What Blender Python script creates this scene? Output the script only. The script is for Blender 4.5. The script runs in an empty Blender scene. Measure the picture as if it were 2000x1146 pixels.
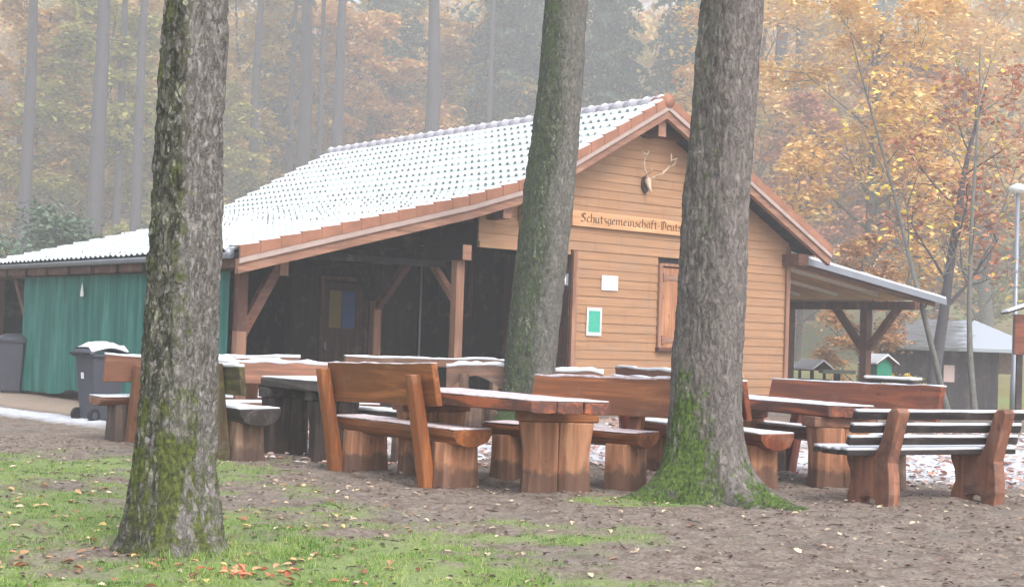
import bpy, math, random
import numpy as np
from mathutils import Vector, Matrix

SC = bpy.context.scene
COL = SC.collection
R = math.radians

# ------------------------------------------------------------------ camera
cam_d = bpy.data.cameras.new("camera")
cam_d.sensor_width = 36.0
cam_d.lens = 50.4
cam_d.clip_end = 1500
cam = bpy.data.objects.new("camera", cam_d)
COL.objects.link(cam)
cam.matrix_world = (Matrix.Translation((0, 0, 1.3))
                    @ Matrix.Rotation(R(90) + math.atan(87 / 2800), 4, 'X')
                    @ Matrix.Rotation(0.033, 4, 'Z'))
SC.camera = cam

# ------------------------------------------------------------------ sky, sun, exposure
SUN_EL, SUN_AZ = R(48), R(150)          # azimuth clockwise from +Y: sun behind the camera, to its right
w = bpy.data.worlds.new("World")
SC.world = w
w.use_nodes = True
nt = w.node_tree
nt.nodes.clear()
sky = nt.nodes.new('ShaderNodeTexSky')
sky.sky_type = 'NISHITA'
sky.sun_disc = False
sky.sun_elevation = SUN_EL
sky.sun_rotation = SUN_AZ
sky.air_density = 1.0
sky.dust_density = 3.0
sky.ozone_density = 1.0
hs = nt.nodes.new('ShaderNodeHueSaturation')
hs.inputs['Saturation'].default_value = 0.55
bg = nt.nodes.new('ShaderNodeBackground')
bg.inputs['Strength'].default_value = 0.15
wo = nt.nodes.new('ShaderNodeOutputWorld')
nt.links.new(sky.outputs[0], hs.inputs['Color'])
nt.links.new(hs.outputs[0], bg.inputs['Color'])
nt.links.new(bg.outputs[0], wo.inputs['Surface'])
sd = bpy.data.lights.new("sun", 'SUN')
sd.energy = 1.0
sd.angle = R(25)
sd.color = (1.0, 0.985, 0.96)
so = bpy.data.objects.new("sun", sd)
COL.objects.link(so)
sdir = Vector((math.sin(SUN_AZ) * math.cos(SUN_EL), math.cos(SUN_AZ) * math.cos(SUN_EL), math.sin(SUN_EL)))
so.rotation_euler = sdir.to_track_quat('Z', 'Y').to_euler()
SC.view_settings.view_transform = 'Standard'
SC.view_settings.look = 'None'
SC.view_settings.exposure = 1.46
SC.view_settings.gamma = 1.0
SC.cycles.max_bounces = 6
SC.cycles.diffuse_bounces = 3
SC.cycles.transparent_max_bounces = 4
SC.cycles.volume_bounces = 1

# ------------------------------------------------------------------ noise
def _h(i, j, k, s):
    n = (i * 374761393 + j * 668265263 + k * 2147483647 + s * 974634777) & 0xffffffff
    n = ((n ^ (n >> 13)) * 1274126177) & 0xffffffff
    n = ((n ^ (n >> 16)) * 2246822519) & 0xffffffff
    return ((n ^ (n >> 15)) & 0xffffff) / float(0xffffff)

def vn(x, y, z=0.0, s=0):
    """3D value noise, 0..1, vectorised"""
    x = np.asarray(x, float); y = np.asarray(y, float); z = np.asarray(z, float)
    x, y, z = np.broadcast_arrays(x, y, z)
    xi, yi, zi = np.floor(x).astype(np.int64), np.floor(y).astype(np.int64), np.floor(z).astype(np.int64)
    fx, fy, fz = x - xi, y - yi, z - zi
    fx, fy, fz = fx * fx * (3 - 2 * fx), fy * fy * (3 - 2 * fy), fz * fz * (3 - 2 * fz)
    o = 0
    for a in (0, 1):
        for b in (0, 1):
            for c in (0, 1):
                o = o + _h(xi + a, yi + b, zi + c, s) * (fx if a else 1 - fx) * (fy if b else 1 - fy) * (fz if c else 1 - fz)
    return o

def fbm(x, y, z=0.0, s=0, n=4):
    t = 0; a = .5; f = 1.0
    for i in range(n):
        t = t + a * vn(np.asarray(x) * f, np.asarray(y) * f, np.asarray(z) * f, s + i * 7)
        a *= .5; f *= 2.03
    return t / (1 - .5 ** n)

# ------------------------------------------------------------------ materials
def srgb(r, g, b):
    f = lambda c: (c / 255 / 12.92) if c / 255 <= 0.04045 else ((c / 255 + 0.055) / 1.055) ** 2.4
    return (f(r), f(g), f(b), 1)

class NM:
    """small wrapper for building a procedural material"""
    def __init__(s, name, rough=0.8, spec=0.3):
        s.m = bpy.data.materials.new(name); s.m.use_nodes = True
        s.t = s.m.node_tree; s.t.nodes.clear()
        s.o = s.t.nodes.new('ShaderNodeOutputMaterial')
        s.b = s.t.nodes.new('ShaderNodeBsdfPrincipled')
        s.b.inputs['Roughness'].default_value = rough
        s.b.inputs['Specular IOR Level'].default_value = spec
        s.t.links.new(s.b.outputs[0], s.o.inputs['Surface'])
    def n(s, typ, **k):
        nd = s.t.nodes.new(typ)
        for a, v in k.items(): setattr(nd, a, v)
        return nd
    def l(s, a, b): s.t.links.new(a, b)
    def val(s, sock, v):
        if hasattr(v, 'is_output'): s.l(v, sock)
        else: sock.default_value = v
    def obj(s):
        return s.n('ShaderNodeTexCoord').outputs['Object']
    def mapp(s, scale, src=None, loc=(0, 0, 0)):
        mp = s.n('ShaderNodeMapping'); mp.inputs['Scale'].default_value = scale; mp.inputs['Location'].default_value = loc
        s.l(src or s.obj(), mp.inputs['Vector']); return mp.outputs[0]
    def noise(s, vec, scale=1, detail=4, rough=.55, dist=0.0):
        nd = s.n('ShaderNodeTexNoise'); nd.inputs['Scale'].default_value = scale; nd.inputs['Detail'].default_value = detail
        nd.inputs['Roughness'].default_value = rough; nd.inputs['Distortion'].default_value = dist
        s.l(vec, nd.inputs['Vector']); return nd.outputs['Fac']
    def vor(s, vec, scale=1, feature='F1', out='Distance', rnd=1.0):
        nd = s.n('ShaderNodeTexVoronoi', feature=feature); nd.inputs['Scale'].default_value = scale
        nd.inputs['Randomness'].default_value = rnd
        s.l(vec, nd.inputs['Vector']); return nd.outputs[out]
    def ramp(s, fac, stops):
        nd = s.n('ShaderNodeValToRGB'); cr = nd.color_ramp
        while len(cr.elements) < len(stops): cr.elements.new(0.5)
        for e, (p, c) in zip(cr.elements, stops):
            e.position = p; e.color = c if len(c) == 4 else (*c, 1)
        s.l(fac, nd.inputs['Fac']); return nd.outputs['Color']
    def step(s, fac, a, b):
        nd = s.n('ShaderNodeMapRange'); nd.inputs[1].default_value = a; nd.inputs[2].default_value = b
        nd.interpolation_type = 'SMOOTHSTEP'
        s.l(fac, nd.inputs[0]); return nd.outputs[0]
    def mix(s, f, a, b, mode='MIX'):
        nd = s.n('ShaderNodeMix', data_type='RGBA', blend_type=mode)
        s.val(nd.inputs[0], f); s.val(nd.inputs[6], a); s.val(nd.inputs[7], b); return nd.outputs[2]
    def math(s, op, a, b=0.0):
        nd = s.n('ShaderNodeMath', operation=op); s.val(nd.inputs[0], a); s.val(nd.inputs[1], b); return nd.outputs[0]
    def sep(s, vec):
        nd = s.n('ShaderNodeSeparateXYZ'); s.l(vec, nd.inputs[0]); return nd.outputs
    def attr(s, name, out='Fac'):
        nd = s.n('ShaderNodeAttribute', attribute_name=name); return nd.outputs[out]
    def color(s, c): s.val(s.b.inputs['Base Color'], c)
    def bump(s, h, strength=.5, dist=.01):
        nd = s.n('ShaderNodeBump'); nd.inputs['Strength'].default_value = strength; nd.inputs['Distance'].default_value = dist
        s.l(h, nd.inputs['Height']); s.l(nd.outputs[0], s.b.inputs['Normal'])

def wood(name, c1, c2, axis=0, rough=.55, wetfoot=False, stain=None, scale=1.0, spec=.35):
    m = NM(name, rough, spec)
    sc = [11 * scale] * 3; sc[axis] = .9 * scale
    g = m.noise(m.mapp(sc), 1, 5, .6, .6)
    big = m.noise(m.obj(), 2.2, 3, .5)
    fine = [60 * scale] * 3; fine[axis] = 3 * scale
    fg = m.noise(m.mapp(fine), 1, 3, .6)
    c = m.ramp(g, [(.36, tuple(q * .72 for q in c2[:3])), (.5, c2), (.64, c1)])
    c = m.mix(m.step(big, .35, .7), c, m.mix(.5, c, c2))
    gr = m.noise(m.obj(), 3.1, 5, .7)
    c = m.mix(m.math('MULTIPLY', m.step(gr, .52, .68), .38), c, m.mix(.5, c, srgb(150, 138, 126)))
    kn = m.vor(m.mapp([2.6 if i == axis else 5.5 for i in range(3)]), 1, 'F1')
    c = m.mix(m.math('MULTIPLY', m.step(kn, .13, .05), .6), c, tuple(q * .3 for q in c2[:3]) + (1,))
    c = m.mix(m.math('MULTIPLY', m.step(fg, .55, .8), .35), c, m.mix(.5, c2, (0.01, 0.008, 0.006, 1)))
    if stain:
        st = m.noise(m.mapp((1.4, 1.4, 2.6)), 2.2, 5, .65)
        c = m.mix(m.math('MULTIPLY', m.step(st, .53, .66), .7), c, stain)
    if wetfoot:
        z = m.sep(m.obj())[2]
        e = m.math('SUBTRACT', z, m.math('MULTIPLY', m.noise(m.obj(), 7, 4, .6), .42))
        c = m.mix(m.math('MULTIPLY', m.step(e, .03, -.09), .7), c, srgb(62, 48, 44))
    m.color(c)
    m.bump(m.math('ADD', g, m.math('MULTIPLY', fg, .4)), .35, .01)
    return m.m

def plain(name, c, rough=.7, var=.25, scale=6, spec=.3, bump=0.1, metal=0):
    m = NM(name, rough, spec)
    n = m.noise(m.obj(), scale, 4, .6)
    dark = tuple(x * (1 - var) for x in c[:3]) + (1,)
    m.color(m.ramp(n, [(.3, dark), (.7, c)]))
    m.b.inputs['Metallic'].default_value = metal
    if bump: m.bump(m.noise(m.obj(), scale * 5, 3), bump, .004)
    return m.m

MAT = {}
def snow_mat():
    m = NM('snow', .75, .25)
    n = m.noise(m.obj(), 9, 4, .6)
    m.color(m.ramp(n, [(.25, (.60, .62, .66, 1)), (.7, (.72, .74, .77, 1))]))
    m.bump(m.noise(m.obj(), 40, 4, .6), .4, .008)
    return m.m
MAT['snow'] = snow_mat()
def snow_thin():
    m = NM('thin_wet_snow', .6, .3)
    n = m.noise(m.obj(), 16, 4, .65)
    m.color(m.ramp(n, [(.3, srgb(168, 142, 136)), (.52, srgb(202, 188, 190)), (.8, srgb(216, 212, 218))]))
    m.bump(m.noise(m.obj(), 40, 4, .6), .4, .008)
    return m.m
MAT['snow_thin'] = snow_thin()

O1, O2 = srgb(168, 104, 58), srgb(124, 72, 38)
MAT['orange_x'] = wood('orange_varnished_wood', O1, O2, 0, .42)
MAT['orange_z'] = wood('orange_varnished_upright', O1, O2, 2, .42)
MAT['pale_leg'] = wood('weathered_leg_wood', srgb(188, 138, 104), srgb(152, 104, 76), 2, .7, True)
MAT['red_x'] = wood('red_varnished_wood', srgb(150, 82, 50), srgb(110, 58, 38), 0, .42)
MAT['red_z'] = wood('red_varnished_upright', srgb(146, 68, 40), srgb(104, 45, 28), 2, .45)
MAT['brown_x'] = wood('brown_varnished_wood', srgb(156, 106, 82), srgb(122, 82, 64), 0, .6)
MAT['brown_z'] = wood('brown_upright', srgb(140, 94, 66), srgb(104, 68, 48), 2, .55)
MAT['table_x'] = wood('table_plank_wood', srgb(166, 90, 55), srgb(92, 56, 46), 0, .55, stain=srgb(72, 56, 52))
MAT['moss_x'] = wood('mossy_old_wood', srgb(112, 98, 62), srgb(66, 58, 38), 0, .85, stain=srgb(104, 116, 32))
MAT['moss_z'] = wood('mossy_old_upright', srgb(110, 94, 62), srgb(66, 54, 38), 2, .85, stain=srgb(92, 92, 48))
MAT['dark_x'] = wood('dark_wet_wood', srgb(86, 78, 74), srgb(48, 42, 40), 0, .55)
MAT['dark_z'] = wood('dark_wet_upright', srgb(92, 72, 64), srgb(50, 40, 38), 2, .6, True)
MAT['grey_x'] = wood('grey_brown_wood', srgb(150, 108, 82), srgb(112, 84, 68), 0, .7, stain=srgb(128, 112, 100))
MAT['grey_z'] = wood('grey_brown_upright', srgb(160, 130, 108), srgb(104, 80, 66), 2, .75, True)
MAT['slat'] = wood('black_brown_slat', srgb(60, 50, 48), srgb(36, 31, 32), 0, .6)
MAT['side'] = wood('red_brown_bench_side', srgb(156, 106, 82), srgb(124, 82, 64), 2, .6, stain=srgb(84, 60, 52))

# ------------------------------------------------------------------ mesh building
class G:
    def __init__(s): s.V = []; s.F = []; s.M = []
    def add(s, V, F, m=0):
        b = len(s.V); s.V.extend([tuple(map(float, v)) for v in V])
        for f in F: s.F.append([b + i for i in f]); s.M.append(m)
    def box(s, c, d, rz=0.0, m=0, rx=0.0, ry=0.0):
        mt = Matrix.Translation(c) @ Matrix.Rotation(rz, 4, 'Z') @ Matrix.Rotation(ry, 4, 'Y') @ Matrix.Rotation(rx, 4, 'X')
        V = [mt @ Vector((x * d[0] / 2, y * d[1] / 2, z * d[2] / 2)) for x in (-1, 1) for y in (-1, 1) for z in (-1, 1)]
        s.add(V, [(0, 1, 3, 2), (4, 6, 7, 5), (0, 4, 5, 1), (2, 3, 7, 6), (0, 2, 6, 4), (1, 5, 7, 3)], m)
    def hexa(s, P, m=0):
        """8 points: bottom loop of four, top loop of four"""
        s.add(P, [(3, 2, 1, 0), (4, 5, 6, 7), (0, 1, 5, 4), (1, 2, 6, 5), (2, 3, 7, 6), (3, 0, 4, 7)], m)
    def bar(s, A, B, w, h, up=(0, 0, 1), m=0):
        A = Vector(A); B = Vector(B); d = (B - A).normalized(); u = Vector(up)
        sd_ = d.cross(u).normalized(); uu = sd_.cross(d)
        P = []
        for q in (A, B):
            for a, b in ((-1, -1), (1, -1), (1, 1), (-1, 1)): P.append(q + sd_ * a * w / 2 + uu * b * h / 2)
        s.add(P, [(0, 1, 2, 3), (7, 6, 5, 4), (0, 4, 5, 1), (1, 5, 6, 2), (2, 6, 7, 3), (3, 7, 4, 0)], m)
    def tube(s, pts, rad, n=8, m=0, caps=True):
        pts = [Vector(p) for p in pts]; V = []; F = []
        ref = Vector((0, 0, 1))
        for i, p in enumerate(pts):
            d = (pts[min(i + 1, len(pts) - 1)] - pts[max(i - 1, 0)]).normalized()
            if abs(d.dot(ref)) > .95: a = d.cross(Vector((1, 0, 0))).normalized()
            else: a = d.cross(ref).normalized()
            b = d.cross(a)
            r = rad[i] if hasattr(rad, '__len__') else rad
            for k in range(n):
                t = 2 * math.pi * k / n
                V.append(p + (a * math.cos(t) + b * math.sin(t)) * r)
        for i in range(len(pts) - 1):
            for k in range(n):
                F.append((i * n + k, i * n + (k + 1) % n, (i + 1) * n + (k + 1) % n, (i + 1) * n + k))
        if caps:
            F.append(tuple(range(n - 1, -1, -1))); F.append(tuple((len(pts) - 1) * n + k for k in range(n)))
        s.add(V, F, m)
    def sweep(s, prof, A, B, sa=(0, 1, 0), sb=None, n=14, jit=0.0, seed=0, m=0, scale=None):
        """sweep a closed profile [(across, up)] from A to B; sa, sb are the across directions at each end"""
        A = Vector(A); B = Vector(B); sa = Vector(sa); sb = Vector(sb) if sb is not None else sa
        V = []; F = []; k = len(prof)
        for i in range(n + 1):
            t = i / n; p = A.lerp(B, t); q = sa.lerp(sb, t); ss = 1.0 if scale is None else scale(t)
            for j, (a, b) in enumerate(prof):
                ja = (float(vn(i * .45, j * .7, 0, seed)) - .5) * 2 * jit; jb = (float(vn(i * .45, j * .7, 9, seed)) - .5) * 2 * jit
                V.append(p + q * (a * ss + ja) + Vector((0, 0, b + jb * .6)))
        for i in range(n):
            for j in range(k):
                F.append((i * k + j, i * k + (j + 1) % k, (i + 1) * k + (j + 1) % k, (i + 1) * k + j))
        F.append(tuple(range(k - 1, -1, -1))); F.append(tuple(n * k + j for j in range(k)))
        s.add(V, F, m)
    def build(s, name, mats, parent=None, smooth=False, bevel=0.0, loc=None):
        me = bpy.data.meshes.new(name)
        me.from_pydata(s.V, [], s.F)
        if not isinstance(mats, (list, tuple)): mats = [mats]
        for m_ in mats: me.materials.append(m_)
        if len(mats) > 1: me.polygons.foreach_set('material_index', s.M)
        me.validate(); me.update()
        import bmesh
        bm = bmesh.new(); bm.from_mesh(me); bmesh.ops.recalc_face_normals(bm, faces=bm.faces); bm.to_mesh(me); bm.free()
        if smooth:
            me.polygons.foreach_set('use_smooth', [True] * len(me.polygons))
        o = bpy.data.objects.new(name, me); COL.objects.link(o)
        if parent: o.parent = parent
        if loc: o.location = loc
        if bevel:
            b = o.modifiers.new('bevel', 'BEVEL'); b.width = bevel; b.segments = 2; b.limit_method = 'ANGLE'; b.angle_limit = R(40)
        return o

def np_mesh(name, V, F, mats, parent=None, smooth=False, matidx=None, attrs=None):
    """fast mesh from numpy: V (n,3), F (m,k) with one k"""
    me = bpy.data.meshes.new(name)
    V = np.asarray(V, np.float32); F = np.asarray(F, np.int32)
    me.vertices.add(len(V)); me.vertices.foreach_set('co', V.ravel())
    k = F.shape[1]
    me.loops.add(F.size); me.loops.foreach_set('vertex_index', F.ravel())
    me.polygons.add(len(F)); me.polygons.foreach_set('loop_start', np.arange(0, F.size, k, dtype=np.int32))
    me.polygons.foreach_set('loop_total', np.full(len(F), k, np.int32))
    if not isinstance(mats, (list, tuple)): mats = [mats]
    for m_ in mats: me.materials.append(m_)
    if matidx is not None: me.polygons.foreach_set('material_index', np.asarray(matidx, np.int32))
    me.polygons.foreach_set('use_smooth', np.full(len(F), smooth))
    me.update(calc_edges=True)
    for an, (dom, data) in (attrs or {}).items():
        at_ = me.attributes.new(an, 'FLOAT', dom); at_.data.foreach_set('value', np.asarray(data, np.float32))
    o = bpy.data.objects.new(name, me); COL.objects.link(o)
    if parent: o.parent = parent
    return o

def tag(o, label=None, cat=None, group=None, kind=None):
    if label: o['label'] = label
    if cat: o['category'] = cat
    if group: o['group'] = group
    if kind: o['kind'] = kind
    return o

def thing(name, loc, label, cat, rz=0.0, group=None):
    o = bpy.data.objects.new(name, None); COL.objects.link(o)
    o.empty_display_size = .2; o.location = loc; o.rotation_euler = (0, 0, rz)
    return tag(o, label, cat, group)

def copy_tree(src, loc, rz, scale, label, group=None):
    c = src.copy(); COL.objects.link(c); c.location = loc; c.rotation_euler = (0, 0, rz); c.scale = (scale, scale, scale) if not hasattr(scale, '__len__') else scale
    c['label'] = label
    if group: c['group'] = group
    for ch in list(src.children):
        d = ch.copy(); COL.objects.link(d); d.parent = c
        for g in ch.children:
            e = g.copy(); COL.objects.link(e); e.parent = d
    return c

# ------------------------------------------------------------------ ground
FS = 2.1       # the trees behind the hut are full grown and stand far back
def ground_z(x, y):
    x = np.asarray(x, float); y = np.asarray(y, float)
    q = np.clip(y / FS - 44, 0, None); z = FS * (.0008 * q ** 2 + .12 * q)
    z = z * (1 - .7 * np.clip((x - 8) / 20, 0, 1) * np.clip(1 - (y - 90) / 140, 0, 1))
    dip = np.clip((x - 5) / 5, 0, 1) * np.clip((y - 30) / 14, 0, 1) * np.clip(1 - (y - 52) / 20, 0, 1)
    return z - .6 * dip

def patch(x, y):
    """0..1 amount of grass at a place"""
    x = np.asarray(x, float); y = np.asarray(y, float)
    n = fbm(x * .9, y * 1.3, 0, 11, 4); n2 = fbm(x * 3.1, y * 3.6, 3, 12, 3)
    left = np.clip((-.75 - x - (y - 8) * .16) / 1.1, 0, 1) * np.clip((15.2 - y + .25 * (x + 4)) / 1.6, 0, 1)
    front = np.clip((10.6 - y - .75 * (x + .4)) / 1.8, 0, 1) * np.clip((1.5 - x) / 1.5, 0, 1)
    mid = .75 * np.clip(1 - ((x - .25) / 1.6) ** 2 - ((y - 10.0) / 1.0) ** 2, 0, 1)
    tb = 1.3 * np.clip(1 - ((x - .95) / .7) ** 2 - ((y - 11.6) / .5) ** 2, 0, 1)
    far = np.clip((x - 4) / 3, 0, 1) * np.clip((y - 27) / 3, 0, 1) * .7
    a = np.maximum.reduce([left, front, mid, tb, far])
    return np.clip((a * 1.0 + (n - .5) * 2.0 + (n2 - .5) * 1.5 - .33) * 1.35, 0, 1) * np.clip(a * 4, 0, 1)

def snow_amt(x, y):
    x = np.asarray(x, float); y = np.asarray(y, float)
    n = fbm(x * 1.2, y * .8, 0, 31, 4)
    # strip beside the gravel path, left
    d = np.abs((y - (19.9 + (-6.5 - x) * 1.0)) * .72)
    strip = np.clip(1.25 - d / .42, 0, 1) * np.clip((-5.0 - x) / .5, 0, 1)
    right = np.clip((x - 2.0 - (15.6 - y) * .45) / 2.0, 0, 1) * np.clip((y - 13.9) / 1.0, 0, 1) * np.clip((24 - y) / 5, 0, 1)
    midp = .8 * np.clip((y - 14.9) / .7, 0, 1) * np.clip((19.5 - y) / 2, 0, 1) * np.clip((x + 3.2) / 1, 0, 1)
    speck = fbm(x * 5, y * 4, 5, 33, 3)
    return np.clip(np.maximum(strip * 1.5, np.maximum(right * .85, midp * .7) * (n * .8 + speck * 1.5 - .62) * 2.2), 0, 1)

def gravel_amt(x, y):
    d = (y - (20.6 + (-6.5 - x) * 1.0)) * .72
    return np.clip(d / .4, 0, 1) * np.clip((31 - y) / 2, 0, 1) * np.clip((5 - x) / 3, 0, 1) * np.clip((-1 - x + (y - 14)) / 3, 0, 1)

def grow(a, b, n, p): return a + (b - a) * np.linspace(0, 1, n) ** p
ys = np.concatenate([grow(-25, 6, 12, 1)[:-1], np.linspace(6, 16, 330)[:-1], grow(16, 34, 170, 1.25)[:-1], grow(34, 520, 90, 1.3)])
xr = grow(7.5, 270, 66, 2.2)
xs = np.concatenate([-xr[::-1][:-1], np.linspace(-7.5, 7.5, 360)[:-1], xr])
X, Y = np.meshgrid(xs, ys)
near = np.clip((30 - Y) / 14, 0, 1) * np.clip((14 - np.abs(X)) / 6, 0, 1)
Z = ground_z(X, Y)
Z += (fbm(X * 1.1, Y * 1.1, 0, 1, 3) - .5) * .05 * near + (fbm(X * 6, Y * 6, 0, 2, 3) - .5) * .042 * near
Z += (fbm(X * 21, Y * 17, 0, 3, 2) - .5) * .028 * near
Z += (fbm(X * .12, Y * .12, 0, 4, 3) - .5) * 2.5 * np.clip((Y - 88) / 30, 0, 1)
gA = patch(X, Y); sA = snow_amt(X, Y); rA = gravel_amt(X, Y)
Z += sA * .025
nx, ny = len(xs), len(ys)
ii = np.arange(nx * ny).reshape(ny, nx)
GF = np.stack([ii[:-1, :-1], ii[:-1, 1:], ii[1:, 1:], ii[1:, :-1]], -1).reshape(-1, 4)
m = NM('forest_ground', .9, .2)
fine = m.noise(m.obj(), 34, 5, .7); med = m.noise(m.obj(), 5.5, 5, .6); big = m.noise(m.obj(), .9, 4, .6)
mud = m.ramp(fine, [(.28, srgb(66, 58, 52)), (.46, srgb(120, 109, 99)), (.64, srgb(148, 136, 125)), (.8, srgb(174, 162, 148))])
mud = m.mix(m.step(med, .42, .68), mud, m.ramp(fine, [(.3, srgb(74, 62, 55)), (.7, srgb(128, 111, 100))]))
mud = m.mix(m.math('MULTIPLY', m.step(big, .5, .7), .5), mud, srgb(112, 108, 100))
grs = m.ramp(m.noise(m.obj(), 60, 4, .7), [(.3, srgb(84, 104, 54)), (.6, srgb(132, 152, 88)), (.85, srgb(172, 180, 128))])
grv = m.ramp(m.noise(m.obj(), 45, 4, .8), [(.3, srgb(128, 112, 100)), (.7, srgb(176, 158, 142))])
sn = m.ramp(m.noise(m.obj(), 14, 4, .6), [(.3, srgb(176, 178, 186)), (.7, srgb(212, 216, 222))])
lit = m.ramp(m.noise(m.obj(), 3.5, 6, .75), [(.3, srgb(70, 62, 48)), (.45, srgb(120, 104, 66)), (.58, srgb(150, 128, 72)), (.7, srgb(108, 118, 72))])
pos = m.sep(m.obj())
c = m.mix(m.step(pos[1], 31, 42), mud, lit)
wet = m.noise(m.mapp((1, 2.2, 1)), 1.7, 4, .6)
c = m.mix(m.math('MULTIPLY', m.step(wet, .54, .66), .45), c, srgb(78, 68, 62))
c = m.mix(m.attr('gravel'), c, grv)
c = m.mix(m.math('MULTIPLY', m.attr('grass'), .8), c, grs)
c = m.mix(m.attr('snow'), c, sn)
m.color(c)
m.bump(m.math('ADD', fine, m.noise(m.obj(), 120, 3, .6)), .7, .012)
MAT['ground'] = m.m
gnd = np_mesh('ground', np.stack([X, Y, Z], -1).reshape(-1, 3), GF, MAT['ground'], smooth=True,
              attrs={'grass': ('POINT', gA.ravel()), 'snow': ('POINT', sA.ravel()), 'gravel': ('POINT', rA.ravel())})
tag(gnd, kind='structure')

def near_z(x, y):
    near = np.clip((30 - y) / 14, 0, 1) * np.clip((14 - np.abs(x)) / 6, 0, 1)
    return ground_z(x, y) + ((fbm(x * 1.1, y * 1.1, 0, 1, 3) - .5) * .05 + (fbm(x * 6, y * 6, 0, 2, 3) - .5) * .042 + (fbm(x * 21, y * 17, 0, 3, 2) - .5) * .028) * near

# ------------------------------------------------------------------ hut
HUT = thing('wooden_hut', (-3.79, 20.0, 0), 'long wooden forest hut with a snow covered tile roof and open dark porch', 'hut', rz=math.atan2(.622, .783))
def hut_board(name, c1, c2):
    m = NM(name, .7, .25)
    p = m.mapp((1.2, 16, 22))
    g = m.noise(p, 1, 5, .6, .5)
    z = m.sep(m.obj())[2]
    row = m.math('FLOOR', m.math('DIVIDE', m.math('SUBTRACT', z, .1), .15))
    wn = m.n('ShaderNodeTexWhiteNoise', noise_dimensions='1D'); m.l(row, wn.inputs['W'])
    c = m.ramp(g, [(.3, c2), (.7, c1)])
    c = m.mix(m.math('MULTIPLY', wn.outputs[0], .35), c, c2)
    kn = m.vor(m.mapp((2.2, 2, 6.6)), 1.6, 'F1')
    c = m.mix(m.math('MULTIPLY', m.step(kn, .085, .03), .55), c, srgb(92, 58, 40))
    low = m.noise(m.mapp((1.5, 1, 2.5)), 1.3, 4, .6)
    c = m.mix(m.math('MULTIPLY', m.step(low, .45, .7), .45), c, srgb(138, 116, 100))
    dr = m.noise(m.mapp((7, 1, .8)), 1.3, 4, .6)
    c = m.mix(m.math('MULTIPLY', m.step(dr, .55, .72), .3), c, srgb(112, 84, 66))
    m.color(c); m.bump(g, .3, .006)
    return m.m
MAT['clad'] = hut_board('larch_cladding', srgb(170, 132, 100), srgb(148, 111, 82))
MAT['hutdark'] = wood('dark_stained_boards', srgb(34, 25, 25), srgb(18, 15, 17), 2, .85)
MAT['hutbrown'] = wood('brown_stained_timber', srgb(112, 70, 52), srgb(80, 50, 40), 0, .65)
MAT['hutbrown_z'] = wood('brown_stained_post', srgb(112, 70, 52), srgb(80, 50, 40), 2, .65)
MAT['timber_x'] = wood('planed_timber', srgb(164, 122, 98), srgb(136, 98, 80), 0, .65)
MAT['timber_z'] = wood('planed_timber_post', srgb(168, 126, 100), srgb(138, 100, 80), 2, .65)
MAT['rake'] = plain('greyed_rake_board', srgb(170, 150, 142), .7, .2, 5)
MAT['terra'] = plain('terracotta_tile', srgb(158, 110, 88), .65, .35, 4)
MAT['tile_dark'] = plain('wet_dark_tile', srgb(116, 122, 118), .5, .3, 20)
def tile_snow():
    m = NM('thin_roof_snow', .7, .25)
    n = m.noise(m.mapp((1, 1.6, 1)), 1.3, 5, .65); n2 = m.noise(m.obj(), 22, 4, .7)
    c = m.ramp(n, [(.3, (.47, .53, .53, 1)), (.6, (.60, .65, .645, 1))])
    c = m.mix(m.math('MULTIPLY', m.step(n2, .60, .74), .4), c, (.34, .38, .38, 1))
    m.color(c); m.bump(n2, .4, .01); return m.m
MAT['tile_snow'] = tile_snow()
MAT['ridge'] = plain('frosted_ridge_tile', srgb(170, 166, 174), .6, .15, 12)
MAT['zinc'] = plain('dull_zinc', srgb(142, 146, 156), .4, .15, 3, metal=.35)
MAT['white'] = plain('white_paint', srgb(222, 222, 222), .5, .08, 4)

EAVE_L, KINK, RIDGE, EAVE_R = (-.32, 2.30), (4.58, 3.58), (7.69, 5.38), (12.09, 3.12)
def roof_z(s_):
    """height of the roof deck top along the gable direction"""
    P = [EAVE_L, (3.6, 3.35), (4.58, 3.66), (5.3, 4.02), RIDGE, EAVE_R]
    return float(np.interp(s_, [p[0] for p in P], [p[1] for p in P]))
T0, T1 = -.5, 10.4

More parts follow.
